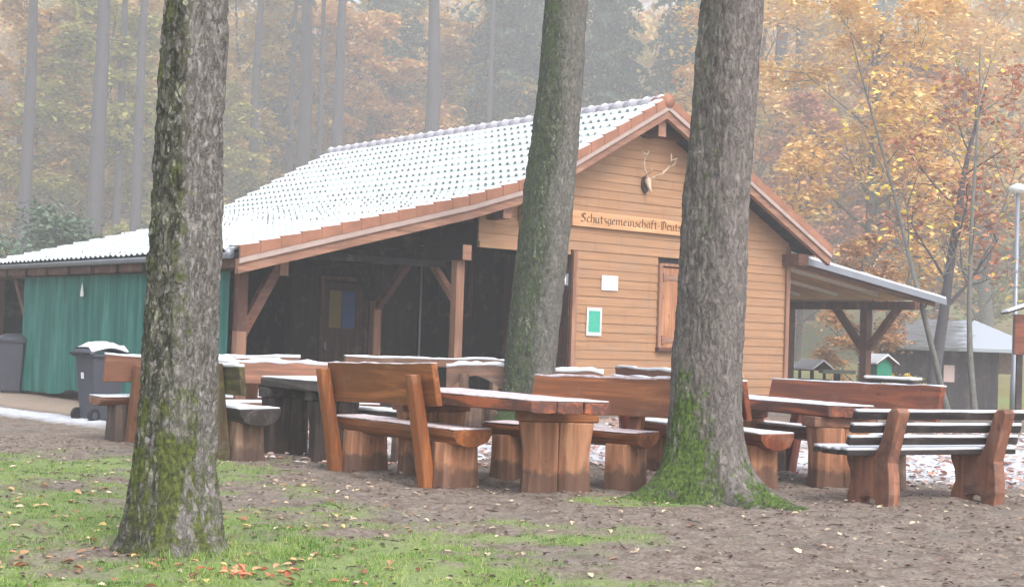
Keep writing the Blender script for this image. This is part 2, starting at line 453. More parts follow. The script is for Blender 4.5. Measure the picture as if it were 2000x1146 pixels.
# gable wall of lapped boards
g = G(); gs = G()
rng = random.Random(5)
UND = .16
def left_s(z):   # left limit of the wall at height z under the roof
    lo = 4.12
    for s_ in np.linspace(4.12, RIDGE[0], 200):
        if roof_z(s_) - UND >= z: return s_
    return None
def right_s(z):
    for s_ in np.linspace(11.51, RIDGE[0], 200):
        if roof_z(s_) - UND >= z: return s_
    return None
k = 0
while True:
    z0 = .1 + .15 * k; z1 = z0 + .149; k += 1
    l0, l1, r0, r1 = left_s(z0), left_s(z1), right_s(z0), right_s(z1)
    if l0 is None: break
    if l1 is None: l1 = r1 = (l0 + r0) / 2
    segs = [(l0, l1, r0, r1)]
    if z1 < 2.8: segs = [(6.10, 6.10, r0, r1)]
    out = []
    for a0, a1, b0, b1 in segs:                       # window opening behind the shutter
        if z1 > 1.2 and z0 < 2.68:
            out += [(a0, a1, 8.07, 8.07), (9.25, 9.25, b0, b1)]
        else: out.append((a0, a1, b0, b1))
    for a0, a1, b0, b1 in out:
        cuts = []
        if b0 - a0 > 2.5 and rng.random() < .6: cuts = [a0 + (b0 - a0) * rng.uniform(.25, .75)]
        st0, st1 = a0, a1
        for cu in cuts + [None]:
            e0, e1 = (b0, b1) if cu is None else (cu, cu)
            dj = rng.uniform(-.002, .002)
            # outer face tilted: bottom edge proud (towards -t)
            P = [(st0, -.019 + dj, z0), (e0 - (.003 if cu else 0), -.019 + dj, z0), (e0 - (.003 if cu else 0), .02, z0), (st0, .02, z0),
                 (st1, -.006 + dj, z1), (e1 - (.003 if cu else 0), -.006 + dj, z1), (e1 - (.003 if cu else 0), .02, z1), (st1, .02, z1)]
            g.hexa(P)
            st0, st1 = (cu, cu) if cu else (0, 0)
tag(g.build('gable_wall', MAT['clad'], HUT), 'gable wall of lapped light brown boards')
# solid walls behind
g = G()
def wall_poly(s0, s1, z0, t_, th=.12, skip=None):
    ss = sorted(set([s0, s1] + [q for q in (4.58, 5.3, RIDGE[0]) if s0 < q < s1]))
    for a, b in zip(ss[:-1], ss[1:]):
        g.hexa([(a, t_, z0), (b, t_, z0), (b, t_ + th, z0), (a, t_ + th, z0),
                (a, t_, roof_z(a) - .2), (b, t_, roof_z(b) - .2), (b, t_ + th, roof_z(b) - .2), (a, t_ + th, roof_z(a) - .2)])
wall_poly(4.13, 6.10, 2.82, .022)
wall_poly(6.10, 11.50, 0, .022)
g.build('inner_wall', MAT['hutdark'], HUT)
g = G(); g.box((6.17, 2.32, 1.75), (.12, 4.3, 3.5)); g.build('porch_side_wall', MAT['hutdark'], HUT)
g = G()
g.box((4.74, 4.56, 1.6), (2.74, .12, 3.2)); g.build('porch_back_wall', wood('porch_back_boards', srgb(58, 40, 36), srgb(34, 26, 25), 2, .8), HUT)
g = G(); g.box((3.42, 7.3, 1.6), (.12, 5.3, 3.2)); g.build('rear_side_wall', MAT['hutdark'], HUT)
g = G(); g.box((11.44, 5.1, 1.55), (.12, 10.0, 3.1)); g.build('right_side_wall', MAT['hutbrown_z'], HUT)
g = G()
for a, b in ((.2, 4.58), (4.58, RIDGE[0]), (RIDGE[0], 11.5)):
    g.hexa([(a, 10.1, 0), (b, 10.1, 0), (b, 10.2, 0), (a, 10.2, 0), (a, 10.1, roof_z(a) - .2), (b, 10.1, roof_z(b) - .2), (b, 10.2, roof_z(b) - .2), (a, 10.2, roof_z(a) - .2)])
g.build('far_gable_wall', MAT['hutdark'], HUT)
# plinth, corner boards, reveal board, header over porch
g = G(); g.box((8.8, -.01, .045), (5.42, .06, .09)); g.build('plinth', plain('concrete_plinth', srgb(120, 112, 104)), HUT)
for nm, x_, z1 in (('corner_board', 11.46, 3.2), ('corner_board', 6.13, 2.78)):
    g = G(); g.box((x_, -.045, z1 / 2 + .06), (.1, .03, z1 - .12)); g.build(nm, MAT['timber_z'], HUT)
g = G(); g.box((6.085, .9, 1.38), (.045, 1.75, 2.75)); g.build('reveal_panel', wood('reveal_boards', srgb(86, 52, 42), srgb(58, 38, 34), 2, .7), HUT)
g = G(); g.box((5.08, .0, 2.765), (1.9, .07, .1)); g.build('header_board', MAT['clad'], HUT)

# roof: tiled slopes with snow
def roof_slope(name, sa, sb, steep_shift, mats, cols_per=6, seed=3):
    """tiles run from eave sa up to the ridge sb; sawtooth courses and waves, dark gaps where the snow has not closed"""
    S = np.linspace(sa, sb, 600); Zs = np.array([roof_z(q) for q in S])
    L = np.concatenate([[0], np.cumsum(np.hypot(np.diff(S), np.diff(Zs)))]); tot = L[-1]
    pitch = .345; nrow = int(round(tot / pitch)); pitch = tot / nrow
    waves = int((T1 - T0) / .2); ncol = waves * cols_per
    tt = np.linspace(T0, T1, ncol + 1)
    ph = (np.arange(ncol + 1) % cols_per) / cols_per * 2 * np.pi
    wv = .020 * np.cos(ph)
    V = []; F = []; Mi = []
    sub = [0.0, .14, .5, .93]
    base = 0; prev = None
    nrm_sign = 1 if sb > sa else -1
    for r_ in range(nrow):
        for q, fr in enumerate(sub):
            l = (r_ + fr) * pitch
            s_ = np.interp(l, L, S); z_ = np.interp(l, L, Zs)
            ds = (np.interp(min(l + .01, tot), L, S) - np.interp(max(l - .01, 0), L, S)); dz = (np.interp(min(l + .01, tot), L, Zs) - np.interp(max(l - .01, 0), L, Zs))
            n_ = math.hypot(ds, dz); nx_, nz_ = -dz / n_ * nrm_sign * (1 if ds > 0 else -1), abs(ds) / n_
            if sb < sa: nx_ = abs(dz) / n_
            else: nx_ = -abs(dz) / n_
            lift = .055 + .04 * (1 - fr)
            lump = (fbm(tt * 5, np.full_like(tt, l * 5), 0, seed, 2) - .5) * .02
            h = lift + wv * (1 if fr < .9 else .6) + lump
            V.append(np.stack([s_ + nx_ * h, tt + (0), z_ + nz_ * h], -1))
    V = np.array(V)
    nr = len(V)
    idx = np.arange(nr * (ncol + 1)).reshape(nr, ncol + 1)
    rr = np.random.RandomState(seed)
    for i in range(nr - 1):
        stepf = (i % 4 == 3)
        row = i // 4
        F.append(np.stack([idx[i, :-1], idx[i, 1:], idx[i + 1, 1:], idx[i + 1, :-1]], -1))
        mi = np.zeros(ncol, int)
        # share of open gaps: high on the steep part, low near the eave
        frac = row / nrow
        cj = np.arange(ncol) % cols_per
        crest = (cj == 0) | (cj == cols_per - 1)
        p_open = np.clip((frac - .22) * 2.0, .04, .8) if steep_shift else .7
        clump = fbm(tt[:-1] * .7, np.full(ncol, row * .35), 0, seed + 5, 2)
        clump = np.clip(.5 + (clump - .5) * 2.2, 0, 1)
        wave_r = np.repeat(rr.rand(waves + 1), cols_per)[:ncol]
        on = (wave_r < p_open * (1.35 - .7 * clump)) 
        if stepf: mi[crest & on] = 1
        if i % 4 == 2: mi[crest & on & (np.repeat(rr.rand(waves + 1), cols_per)[:ncol] < .3 * p_open) & (cj == 0)] = 1
        Mi.append(mi)
    o = np_mesh(name, V.reshape(-1, 3), np.concatenate(F), mats, HUT, False, np.concatenate(Mi))
    return o
RF = roof_slope('roof_tiles', EAVE_L[0], RIDGE[0], True, [MAT['tile_snow'], MAT['tile_dark']])
tag(RF, 'tiled front roof slope under snow with dark gaps in rows')
roof_slope('roof_tiles', EAVE_R[0], RIDGE[0], False, [MAT['tile_snow'], MAT['tile_dark']], seed=8)
g = G()
PR = [EAVE_L, (3.6, 3.35), (4.58, 3.66), (5.3, 4.02), RIDGE, EAVE_R]
for (a, za), (b, zb) in zip(PR[:-1], PR[1:]):
    g.hexa([(a, T0 + .02, za - .05), (b, T0 + .02, zb - .05), (b, T1, zb - .05), (a, T1, za - .05),
            (a, T0 + .02, za + .035), (b, T0 + .02, zb + .035), (b, T1, zb + .035), (a, T1, za + .035)])
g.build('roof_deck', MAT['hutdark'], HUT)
# verge: terracotta tiles, rake board, rafter
g = G(); gsn = G()
def verge(S0, S1, sign):
    S = np.linspace(S0, S1, 500); Zs = np.array([roof_z(q) for q in S])
    L = np.concatenate([[0], np.cumsum(np.hypot(np.diff(S), np.diff(Zs)))])
    n_ = int(round(L[-1] / .335)); p_ = L[-1] / n_
    for i in range(n_):
        a = i * p_ - .015; b = (i + 1) * p_ + .012
        sa, za = np.interp(a, L, S), np.interp(a, L, Zs); sb, zb = np.interp(b, L, S), np.interp(b, L, Zs)
        up0, up1 = .135, .105; dn = -.035
        ts = T0 - .05
        wa, wb = -.02, -.008
        g.hexa([(sa, ts + wa, za + dn), (sb, ts + wb, zb + dn), (sb, ts + .03, zb + dn), (sa, ts + .03, za + dn),
                (sa, ts + wa, za + up0), (sb, ts + wb, zb + up1), (sb, ts + .03, zb + up1), (sa, ts + .03, za + up0)])
        g.hexa([(sa, ts + wa, za + up0 - .018), (sb, ts + wb, zb + up1 - .018), (sb, ts + .2, zb + up1 - .018), (sa, ts + .2, za + up0 - .018),
                (sa, ts + wa + .001, za + up0 + .001), (sb, ts + wb + .001, zb + up1 + .001), (sb, ts + .2, zb + up1 + .001), (sa, ts + .2, za + up0 + .001)])
        gsn.hexa([(sa + .01 * sign, ts + .03, za + up0 + .002), (sb, ts + .03, zb + up1 + .002), (sb, ts + .22, zb + up1 + .002), (sa + .01 * sign, ts + .22, za + up0 + .002),
                  (sa + .02 * sign, ts + .05, za + up0 + .028), (sb, ts + .05, zb + up1 + .022), (sb, ts + .22, zb + up1 + .03), (sa + .02 * sign, ts + .22, za + up0 + .03)])
verge(EAVE_L[0], RIDGE[0], 1); verge(EAVE_R[0], RIDGE[0], -1)
g.build('verge_tiles', MAT['terra'], HUT, bevel=.006); gsn.build('verge_snow', MAT['snow'], HUT)
def rake(off_z, h, t_, th, mat, name, s_lo=None, s_hi=None):
    for P in (PR[:5], PR[4:]):
        gg = G()
        for (a, za), (b, zb) in zip(P[:-1], P[1:]):
            gg.hexa([(a, t_, za + off_z - h), (b, t_, zb + off_z - h), (b, t_ + th, zb + off_z - h), (a, t_ + th, za + off_z - h),
                     (a, t_, za + off_z), (b, t_, zb + off_z), (b, t_ + th, zb + off_z), (a, t_ + th, za + off_z)])
        gg.build(name, mat, HUT)
rake(-.037, .075, T0 - .06, .035, MAT['rake'], 'rake_board')
rake(-.052, .20, T0 - .022, .09, MAT['timber_x'], 'verge_rafter')
for i in range(1, 11):
    t_ = T0 + 1.0 * i
    if t_ > 10: break
    gg = G()
    for (a, za), (b, zb) in zip(PR[:-1], PR[1:]):
        gg.hexa([(a, t_, za - .19), (b, t_, zb - .19), (b, t_ + .08, zb - .19), (a, t_ + .08, za - .19), (a, t_, za - .053), (b, t_, zb - .053), (b, t_ + .08, zb - .053), (a, t_ + .08, za - .053)])
    gg.build('rafter', MAT['hutdark'], HUT)
# ridge tiles
g = G(); gsn = G()
t_ = T0 - .07
i = 0
while t_ < T1:
    g.tube([(RIDGE[0], t_, RIDGE[1] + .045), (RIDGE[0], min(t_ + .40, T1 + .05), RIDGE[1] + .03)], [.118, .108], 14, m=0 if i else 1)
    gsn.tube([(RIDGE[0] - .02, t_ + .05, RIDGE[1] + .10), (RIDGE[0] - .02, t_ + .2, RIDGE[1] + .115), (RIDGE[0] - .02, t_ + .34, RIDGE[1] + .085)], [.04, .066, .04], 8)
    t_ += .36; i += 1
g.build('ridge_tiles', [MAT['ridge'], MAT['terra']], HUT, True); gsn.build('ridge_snow', MAT['snow'], HUT, True)
# gutter along the porch eave, fascia
g = G()
n_ = 10
for a0, a1 in ((T0 + .1, T1),):
    V = []; F = []
    for tt_ in (a0, a1):
        for rr_ in (.078, .070):
            for k in range(n_ + 1):
                th = math.pi + math.pi * k / n_
                V.append((-.385 + rr_ * math.cos(th), tt_, 2.33 + rr_ * math.sin(th)))
    q = n_ + 1
    for k in range(n_):
        F += [(k, k + 1, 2 * q + k + 1, 2 * q + k), (q + k, q + k + 1, 3 * q + k + 1, 3 * q + k), (k, k + 1, q + k + 1, q + k), (2 * q + k, 2 * q + k + 1, 3 * q + k + 1, 3 * q + k)]
    F += [(0, q, 3 * q, 2 * q), (n_, q + n_, 3 * q + n_, 2 * q + n_)]
    g.add(V, F)
g.tube([(-.385, T0 + .1, 2.33), (-.385, T0 + .11, 2.33)], [.077, .077], 16)
g.build('gutter', MAT['zinc'], HUT, True)
g = G(); g.box((-.29, (T0 + T1) / 2, 2.2), (.025, T1 - T0 - .05, .13)); g.build('fascia', MAT['hutbrown'], HUT)
# eave plate and purlins
def beam(name, s_, z_, w_, h_, t0, t1, mat, end=None):
    gg = G(); gg.box((s_, (t0 + t1) / 2, z_), (w_, t1 - t0, h_)); b = gg.build(name, mat, HUT)
    if end:
        ge = G(); ge.box((s_, t0 - .004, z_), (w_ - .004, .006, h_ - .004)); ge.build('beam_end', end, b)
    return b
beam('eave_plate', 0, 2.185, .16, .17, -.06, 10.1, MAT['hutbrown'])
beam('purlin', 3.75, 2.60, .17, .24, -.22, 10.1, MAT['hutdark'], MAT['timber_x'])
beam('purlin', 4.36, 3.27, .17, .22, -.42, 10.1, MAT['hutbrown'], MAT['timber_x'])
beam('purlin', RIDGE[0], 4.98, .18, .3, -.4, 10.1, MAT['hutbrown'], MAT['timber_x'])
beam('purlin', 11.45, 2.94, .28, .22, -.42, 10.1, MAT['hutbrown'])
g = G(); g.box((7.69, -.06, 4.93), (1.5, .10, .14)); g.build('collar_beam', MAT['hutbrown'], HUT)
g = G(); g.box((1.8, .25, 2.42), (3.7, .12, .1)); g.build('tie_beam', MAT['hutdark'], HUT)
# posts with braces
def post(s_, t_, z1, w_=.15, mat='timber_z', upper=None, zc=None):
    gg = G(); zz = zc or z1
    gg.box((s_, t_, zz / 2), (w_, w_, zz)); p_ = gg.build('post', MAT[mat], HUT, bevel=.006)
    if zc:
        gg = G(); gg.box((s_, t_, (zc + z1) / 2), (w_ - .006, w_ - .006, z1 - zc)); gg.build('post_head', MAT[upper], p_)
    return p_
def brace(p_, A, B, w_, mat):
    gg = G(); gg.bar(A, B, w_, w_, (0, 1, .01)); return gg.build('brace', MAT[mat], HUT)
p0 = post(0.02, .02, 2.10, .15, 'timber_z', 'hutbrown_z', 1.27)
brace(p0, (.02, .02, 1.2), (.62, .02, 2.28), .14, 'hutbrown')
g = G(); g.box((.64, -.02, 2.18), (.13, .12, .2)); g.build('tie_end', MAT['timber_z'], HUT)
p1 = post(3.75, 0, 2.48, .15)
brace(p1, (3.75, .05, 1.85), (3.75, .75, 2.5), .10, 'timber_x')
p2 = post(3.75, 2.3, 2.48, .15, 'timber_z', 'hutdark', 1.85)
brace(p2, (3.75, 2.25, 1.75), (3.75, 1.35, 2.5), .12, 'hutbrown')
brace(p2, (3.75, 2.35, 1.85), (3.75, 3.05, 2.5), .12, 'hutdark')
p3 = post(0.02, 8.25, 2.10, .15, 'hutbrown_z')
brace(p3, (.02, 8.3, 1.4), (.02, 8.9, 2.1), .12, 'hutbrown_z')
post(0.02, 9.9, 2.10, .15, 'hutbrown_z'); post(0.02, 4.2, 2.1, .15, 'hutbrown_z')
# window shutter on gable
g = G(); g.box((8.66, -.02, 1.92), (1.1, .03, 1.4)); sh = g.build('shutter', wood('shutter_wood', srgb(182, 130, 94), srgb(150, 102, 72), 2, .65), HUT)
g = G()
g.box((8.1, -.045, 1.93), (.07, .05, 1.52)); g.box((9.22, -.045, 1.93), (.07, .05, 1.52)); g.box((8.66, -.045, 2.67), (1.05, .05, .05))
g.build('shutter_frame', MAT['timber_z'], HUT)
g = G(); g.box((8.66, -.05, 1.19), (1.22, .12, .07)); g.build('window_sill', MAT['hutbrown'], HUT)
for zz in (1.36, 2.45):
    g = G(); g.box((8.66, -.042, zz), (.95, .016, .09)); g.box((8.19, -.055, zz), (.06, .02, .14)); g.build('batten', MAT['timber_x'], sh)
# porch door with window on the back wall, window on the side wall
g = G(); g.box((4.45, 4.47, 1.1), (.86, .05, 2.2)); dr = g.build('door', wood('porch_door_wood', srgb(96, 62, 50), srgb(66, 44, 38), 2, .7), HUT)
g = G(); g.box((3.98, 4.455, 1.12), (.08, .08, 2.25)); g.box((4.92, 4.455, 1.12), (.08, .08, 2.25)); g.box((4.45, 4.455, 2.28), (1.02, .08, .07)); g.build('door_frame', MAT['hutbrown_z'], HUT)
g = G(); g.box((4.05, 4.41, 1.05), (.03, .05, .14)); g.build('handle', MAT['zinc'], dr)
g = G(); g.box((6.09, 3.25, 2.26), (.04, 1.0, 1.2)); wn_ = g.build('window_frame', MAT['hutbrown_z'], HUT)
g = G(); g.box((6.06, 3.25, 2.26), (.02, .86, 1.06)); g.build('pane', plain('dark_window_glass', (.012, .013, .018, 1), .12, .1, 3, .6, 0), wn_)
g = G(); g.tube([(6.02, 4.25, .1), (6.02, 4.25, 3.0)], .022, 8); g.build('downpipe', MAT['zinc'], HUT)
# lean-to canopy, right
LS0, LZ0, LS1, LZ1 = 11.52, 3.08, 16.55, 2.42
def lz(s_): return LZ0 + (LZ1 - LZ0) * (s_ - LS0) / (LS1 - LS0)
g = G()
LT0, LT1 = .0, 4.3
g.hexa([(LS0, LT0 + .01, LZ0 - .02), (LS1, LT0 + .01, LZ1 - .02), (LS1, LT1, LZ1 - .02), (LS0, LT1, LZ0 - .02), (LS0, LT0 + .01, LZ0 + .01), (LS1, LT0 + .01, LZ1 + .01), (LS1, LT1, LZ1 + .01), (LS0, LT1, LZ0 + .01)])
g.build('canopy_roof', wood('canopy_boards', srgb(218, 170, 132), srgb(188, 140, 106), 0, .7), HUT)
g = G()
NN = 40
for i in range(NN):
    a, b = LS0 + (LS1 - LS0) * i / NN, LS0 + (LS1 - LS0) * (i + 1) / NN
    ha, hb = [.03 + .02 * float(vn(q * 3.1, 0, 0, 77)) for q in (a, b)]
    g.hexa([(a, LT0 - .02, lz(a) + .012), (b, LT0 - .02, lz(b) + .012), (b, LT1, lz(b) + .012), (a, LT1, lz(a) + .012),
            (a, LT0, lz(a) + .012 + ha), (b, LT0, lz(b) + .012 + hb), (b, LT1, lz(b) + .012 + hb), (a, LT1, lz(a) + .012 + ha)])
g.build('canopy_snow', MAT['snow'], HUT)
g = G()
g.hexa([(LS0 + .2, LT0 - .03, lz(LS0 + .2) - .12), (LS1, LT0 - .03, LZ1 - .12), (LS1, LT0 - .005, LZ1 - .12), (LS0 + .2, LT0 - .005, lz(LS0 + .2) - .12),
        (LS0 + .2, LT0 - .03, lz(LS0 + .2) + .008), (LS1, LT0 - .03, LZ1 + .008), (LS1, LT0 - .005, LZ1 + .008), (LS0 + .2, LT0 - .005, lz(LS0 + .2) + .008)])
g.build('canopy_fascia', MAT['zinc'], HUT)
for t_ in (.08, 1.0, 2.08, 3.14, 4.2):
    g = G(); lo = -.19 if t_ < .5 else -.09
    e = 16.3 if t_ < .5 else 15.6
    g.hexa([(LS0 + .03, t_, lz(LS0) + lo), (e, t_, lz(e) + lo), (e, t_ + .07, lz(e) + lo), (LS0 + .03, t_ + .07, lz(LS0) + lo),
            (LS0 + .03, t_, lz(LS0) - .024), (e, t_, lz(e) - .024), (e, t_ + .07, lz(e) - .024), (LS0 + .03, t_ + .07, lz(LS0) - .024)])
    g.build('canopy_rafter', MAT['hutbrown'] if t_ < .5 else plain('pale_rafter_paint', srgb(240, 232, 224), .6, .06), HUT)
g = G(); g.box((15.5, 2.1, 2.24), (.16, 4.3, .17)); g.build('canopy_purlin', MAT['hutbrown_z'], HUT)
g = G(); g.box((15.40, 2.3, 2.345), (.05, 2.6, .045)); g.build('canopy_batten', MAT['rake'], HUT)
for t_, hw in ((1.24, 1), (3.35, 0)):
    g = G(); g.box((15.5, t_, 1.08), (.18, .18, 2.15)); g.build('canopy_post', MAT['hutbrown_z'], HUT, bevel=.008)
    for dt in ((-.82, .82) if hw else ()):
        g = G(); g.bar((15.5, t_ + dt * .1, 1.33), (15.5, t_ + dt, 2.2), .13, .13, (1, 0, 0)); g.build('canopy_brace', MAT['hutbrown_z'], HUT)

# things hanging on the hut (in hut coordinates)
HM = Matrix.Translation((-3.79, 20.0, 0)) @ Matrix.Rotation(math.atan2(.622, .783), 4, 'Z')
def hut_thing(name, s_, t_, z_, label, cat, rz=0.0):
    p = HM @ Vector((s_, t_, z_))
    return thing(name, p, label, cat, math.atan2(.622, .783) + rz)
# green tarpaulin: two curtains
def tarp_mat():
    m = NM('green_tarpaulin', .75, .3)
    n = m.noise(m.mapp((1, 3.0, .35)), 1.6, 5, .65)
    c = m.ramp(n, [(.3, srgb(22, 80, 74)), (.5, srgb(38, 102, 94)), (.72, srgb(74, 128, 118))])
    st = m.noise(m.mapp((1, 9, .6)), 1.5, 4, .6)
    c = m.mix(m.math('MULTIPLY', m.step(st, .56, .74), .45), c, srgb(104, 148, 134))
    m.color(c); m.bump(m.noise(m.mapp((1, 6, 1)), 5, 3), .2, .01)
    return m.m
MAT['tarp'] = tarp_mat()
TP = hut_thing('tarpaulin', -.1, 4.1, 0, 'green tarpaulin curtain closing the left side of the hut below the gutter', 'tarpaulin')
def curtain(t0, t1, seed, lift):
    nu, nv = 160, 30
    U, Vv = np.meshgrid(np.linspace(t0, t1, nu), np.linspace(0, 1, nv))
    fold = np.sin(U * 7 + 2 * np.sin(U * 1.7 + seed)) * .018 + np.sin(U * 17 + seed) * .008
    d = fold * (1.1 - .5 * Vv) + (fbm(U * 1.5, Vv * 2, 0, seed, 3) - .5) * .08 * (1 - Vv)
    bot = .04 + lift(U)
    zz = bot + (2.11 - bot) * Vv
    P = np.stack([d + 0 * U, U - 4.1, zz], -1).reshape(-1, 3)
    P2 = P + np.array([.006, 0, 0])
    ii = np.arange(nu * nv).reshape(nv, nu)
    F = np.stack([ii[:-1, :-1], ii[:-1, 1:], ii[1:, 1:], ii[1:, :-1]], -1).reshape(-1, 4)
    return np_mesh('curtain', np.concatenate([P, P2]), np.concatenate([F, F[:, ::-1] + nu * nv]), MAT['tarp'], TP, True)
curtain(.12, 5.06, 4, lambda u: .10 * np.clip((u - 4.2), 0, 1) * 0 + .05 * vn(u * 2, 0, 0, 3))
curtain(5.03, 8.17, 9, lambda u: .12 * np.exp(-((u - 5.7) / .5) ** 2) + .04 * vn(u * 2, 0, 0, 6))
# white drop shaped paper
g = G()
prof = [(0, .20), (.035, .12), (.062, .04), (.066, -.01), (.05, -.02), (-.05, -.02), (-.066, -.01), (-.062, .04), (-.035, .12)]
g.add([(-.02, a, b) for a, b in prof] + [(-.012, a, b) for a, b in prof], [tuple(range(9)), tuple(range(17, 8, -1))] + [(i, (i + 1) % 9, 9 + (i + 1) % 9, 9 + i) for i in range(9)])
dp = hut_thing('tag', -.16, 5.26, 1.78, 'small pale drop shaped tag hanging high on the green tarpaulin', 'tag')
g.build('tag_plate', MAT['white'], dp)

# sign board
SG = hut_thing('sign_board', 6.02, -.05, 3.22, 'long orange wooden sign board with carved dark gothic lettering on the gable', 'sign')
MAT['sign'] = wood('sign_board_wood', srgb(212, 166, 124), srgb(190, 144, 104), 0, .6)
g = G(); g.box((2.0, 0, .115), (4.0, .035, .235)); g.build('board', MAT['sign'], SG, bevel=.008)
g = G(); g.box((2.0, -.012, -.012), (4.02, .05, .022)); g.build('ledge', MAT['sign'], SG)
GL = {'i': (.22, [[(.03, .52), (.1, .6), (.1, .06), (.18, 0)], [(.09, .78), (.12, .82)]]), 'n': (.38, [[(0, .55), (.07, .6), (.07, 0)], [(.07, .5), (.21, .6), (.27, .54), (.27, .05), (.34, 0)]]),
      'm': (.6, [[(0, .55), (.07, .6), (.07, 0)], [(.07, .5), (.21, .6), (.27, .54), (.27, 0)], [(.27, .5), (.41, .6), (.47, .54), (.47, .05), (.54, 0)]]),
      'u': (.38, [[(0, .58), (.06, .55), (.06, .06), (.13, 0), (.26, .08)], [(.26, .6), (.26, .05), (.33, 0)]]),
      'e': (.31, [[(.05, .28), (.24, .42), (.2, .55), (.12, .6), (.05, .5), (.05, .08), (.13, 0), (.26, .08)]]), 'c': (.29, [[(.23, .54), (.12, .6), (.05, .5), (.05, .08), (.13, 0), (.25, .07)]]),
      'h': (.36, [[(.06, 1), (.06, 0)], [(.06, .5), (.2, .6), (.27, .5), (.27, .05), (.19, -.14)]]), 't': (.27, [[(.1, .82), (.1, .06), (.17, 0), (.22, .04)], [(0, .58), (.22, .58)]]),
      'z': (.29, [[(0, .58), (.2, .58), (.06, .34), (.2, .28), (.22, .1), (.1, -.14)]]), 'g': (.34, [[(.25, .6), (.1, .58), (.05, .48), (.05, .1), (.11, .02), (.25, .1)], [(.25, .58), (.25, -.1), (.14, -.2), (.02, -.14)]]),
      's': (.29, [[(.23, .54), (.12, .6), (.05, .46), (.21, .28), (.21, .1), (.1, 0), (0, .06)]]), 'a': (.37, [[(.25, .58), (.1, .6), (.05, .48), (.05, .1), (.11, 0), (.25, .1)], [(.25, .6), (.25, .05), (.32, 0)]]),
      'f': (.26, [[(.24, .95), (.14, 1), (.08, .88), (.08, -.12)], [(0, .58), (.2, .58)]]), 'd': (.33, [[(.05, .45), (.05, .1), (.13, 0), (.26, .1), (.26, .5), (.13, .75), (.03, .95)], [(.05, .48), (.15, .6), (.26, .5)]]),
      'l': (.2, [[(.07, 1), (.07, .06), (.15, 0)]]), 'r': (.27, [[(.06, .6), (.06, 0)], [(.06, .5), (.16, .6), (.23, .54)]]),
      'S': (.46, [[(.38, .86), (.26, 1), (.1, .92), (.08, .7), (.2, .56), (.34, .4), (.34, .14), (.2, 0), (.02, .1)], [(.22, .95), (.2, .6)]]),
      'D': (.5, [[(.1, .95), (.1, .1), (0, .04)], [(.02, .9), (.25, 1), (.41, .8), (.41, .2), (.22, 0), (.08, .08)], [(.22, .9), (.22, .12)]]),
      'W': (.64, [[(.02, .9), (.1, .95), (.1, .12), (.2, 0), (.31, .12)], [(.31, .95), (.31, .08), (.41, 0), (.53, .2), (.53, .8), (.45, 1)]]),
      '-': (.27, [[(.02, .3), (.2, .36)]]), ' ': (.2, [])}
g = G(); cx_ = 0.0; hs_ = .145; text = "Schutzgemeinschaft-Deutscher"
tw = sum(GL[c_][0] for c_ in text); xs_ = 2.73 / tw
for c_ in text:
    for st_ in GL[c_][1]:
        for (xa, za), (xb, zb) in zip(st_[:-1], st_[1:]):
            nbx, nbz = .010, .0065
            A_ = (.17 + (cx_ + xa) * xs_, .055 + za * hs_); B_ = (.17 + (cx_ + xb) * xs_, .055 + zb * hs_)
            q_ = [(A_[0] - nbx, A_[1] - nbz), (A_[0] + nbx, A_[1] + nbz), (B_[0] + nbx, B_[1] + nbz), (B_[0] - nbx, B_[1] - nbz)]
            g.hexa([(x_, -.0212, z_) for x_, z_ in q_] + [(x_, -.0178, z_) for x_, z_ in q_])
    cx_ += GL[c_][0]
g.build('lettering', plain('burnt_letters', srgb(84, 56, 38), .8, .2), SG)

# notices
nb = hut_thing('notice', 6.92, -.035, 2.17, 'blank pale lilac notice with a white border on the board wall', 'notice')
g = G(); g.box((0, 0, .115), (.37, .008, .25)); g.build('border', MAT['white'], nb)
g = G(); g.box((0, -.006, .115), (.33, .004, .21)); g.build('sheet', plain('lilac_sheet', srgb(190, 190, 218), .6, .05, 3, bump=0), nb)
nb = hut_thing('notice', 6.59, -.035, 1.39, 'tall green notice with a white frame below the lilac one', 'notice')
g = G(); g.box((0, 0, .23), (.33, .012, .47)); g.build('frame', MAT['white'], nb)
g = G(); g.box((0, -.008, .235), (.26, .005, .36)); g.build('sheet', plain('green_sheet', srgb(66, 168, 142), .55, .22, 14, bump=0), nb)
# two-tone poster on the porch door
nb = hut_thing('poster', 4.42, 4.43, 1.38, 'half yellow half blue poster on the dark porch door', 'poster')
g = G(); g.box((-.16, 0, .34), (.26, .008, .68)); g.build('yellow_half', plain('faded_yellow', srgb(138, 122, 72), .6, .15, bump=0), nb)
g = G(); g.box((.12, 0, .34), (.28, .008, .68)); g.build('blue_half', plain('faded_blue', srgb(62, 92, 150), .6, .15, bump=0), nb)
# wall lamp
wl = hut_thing('wall_lamp', 6.0, .08, 2.3, 'small unlit white wall lamp beside the porch opening', 'lamp')
g = G(); g.box((.03, 0, 0), (.05, .09, .2)); g.build('back_plate', MAT['zinc'], wl)
g = G(); g.sweep([(-.035, -.08), (.035, -.08), (.045, .0), (.035, .08), (-.035, .08), (-.045, 0)], (-.05, 0, 0), (.004, 0, 0), (0, 1, 0), n=3); g.build('shade', MAT['white'], wl)
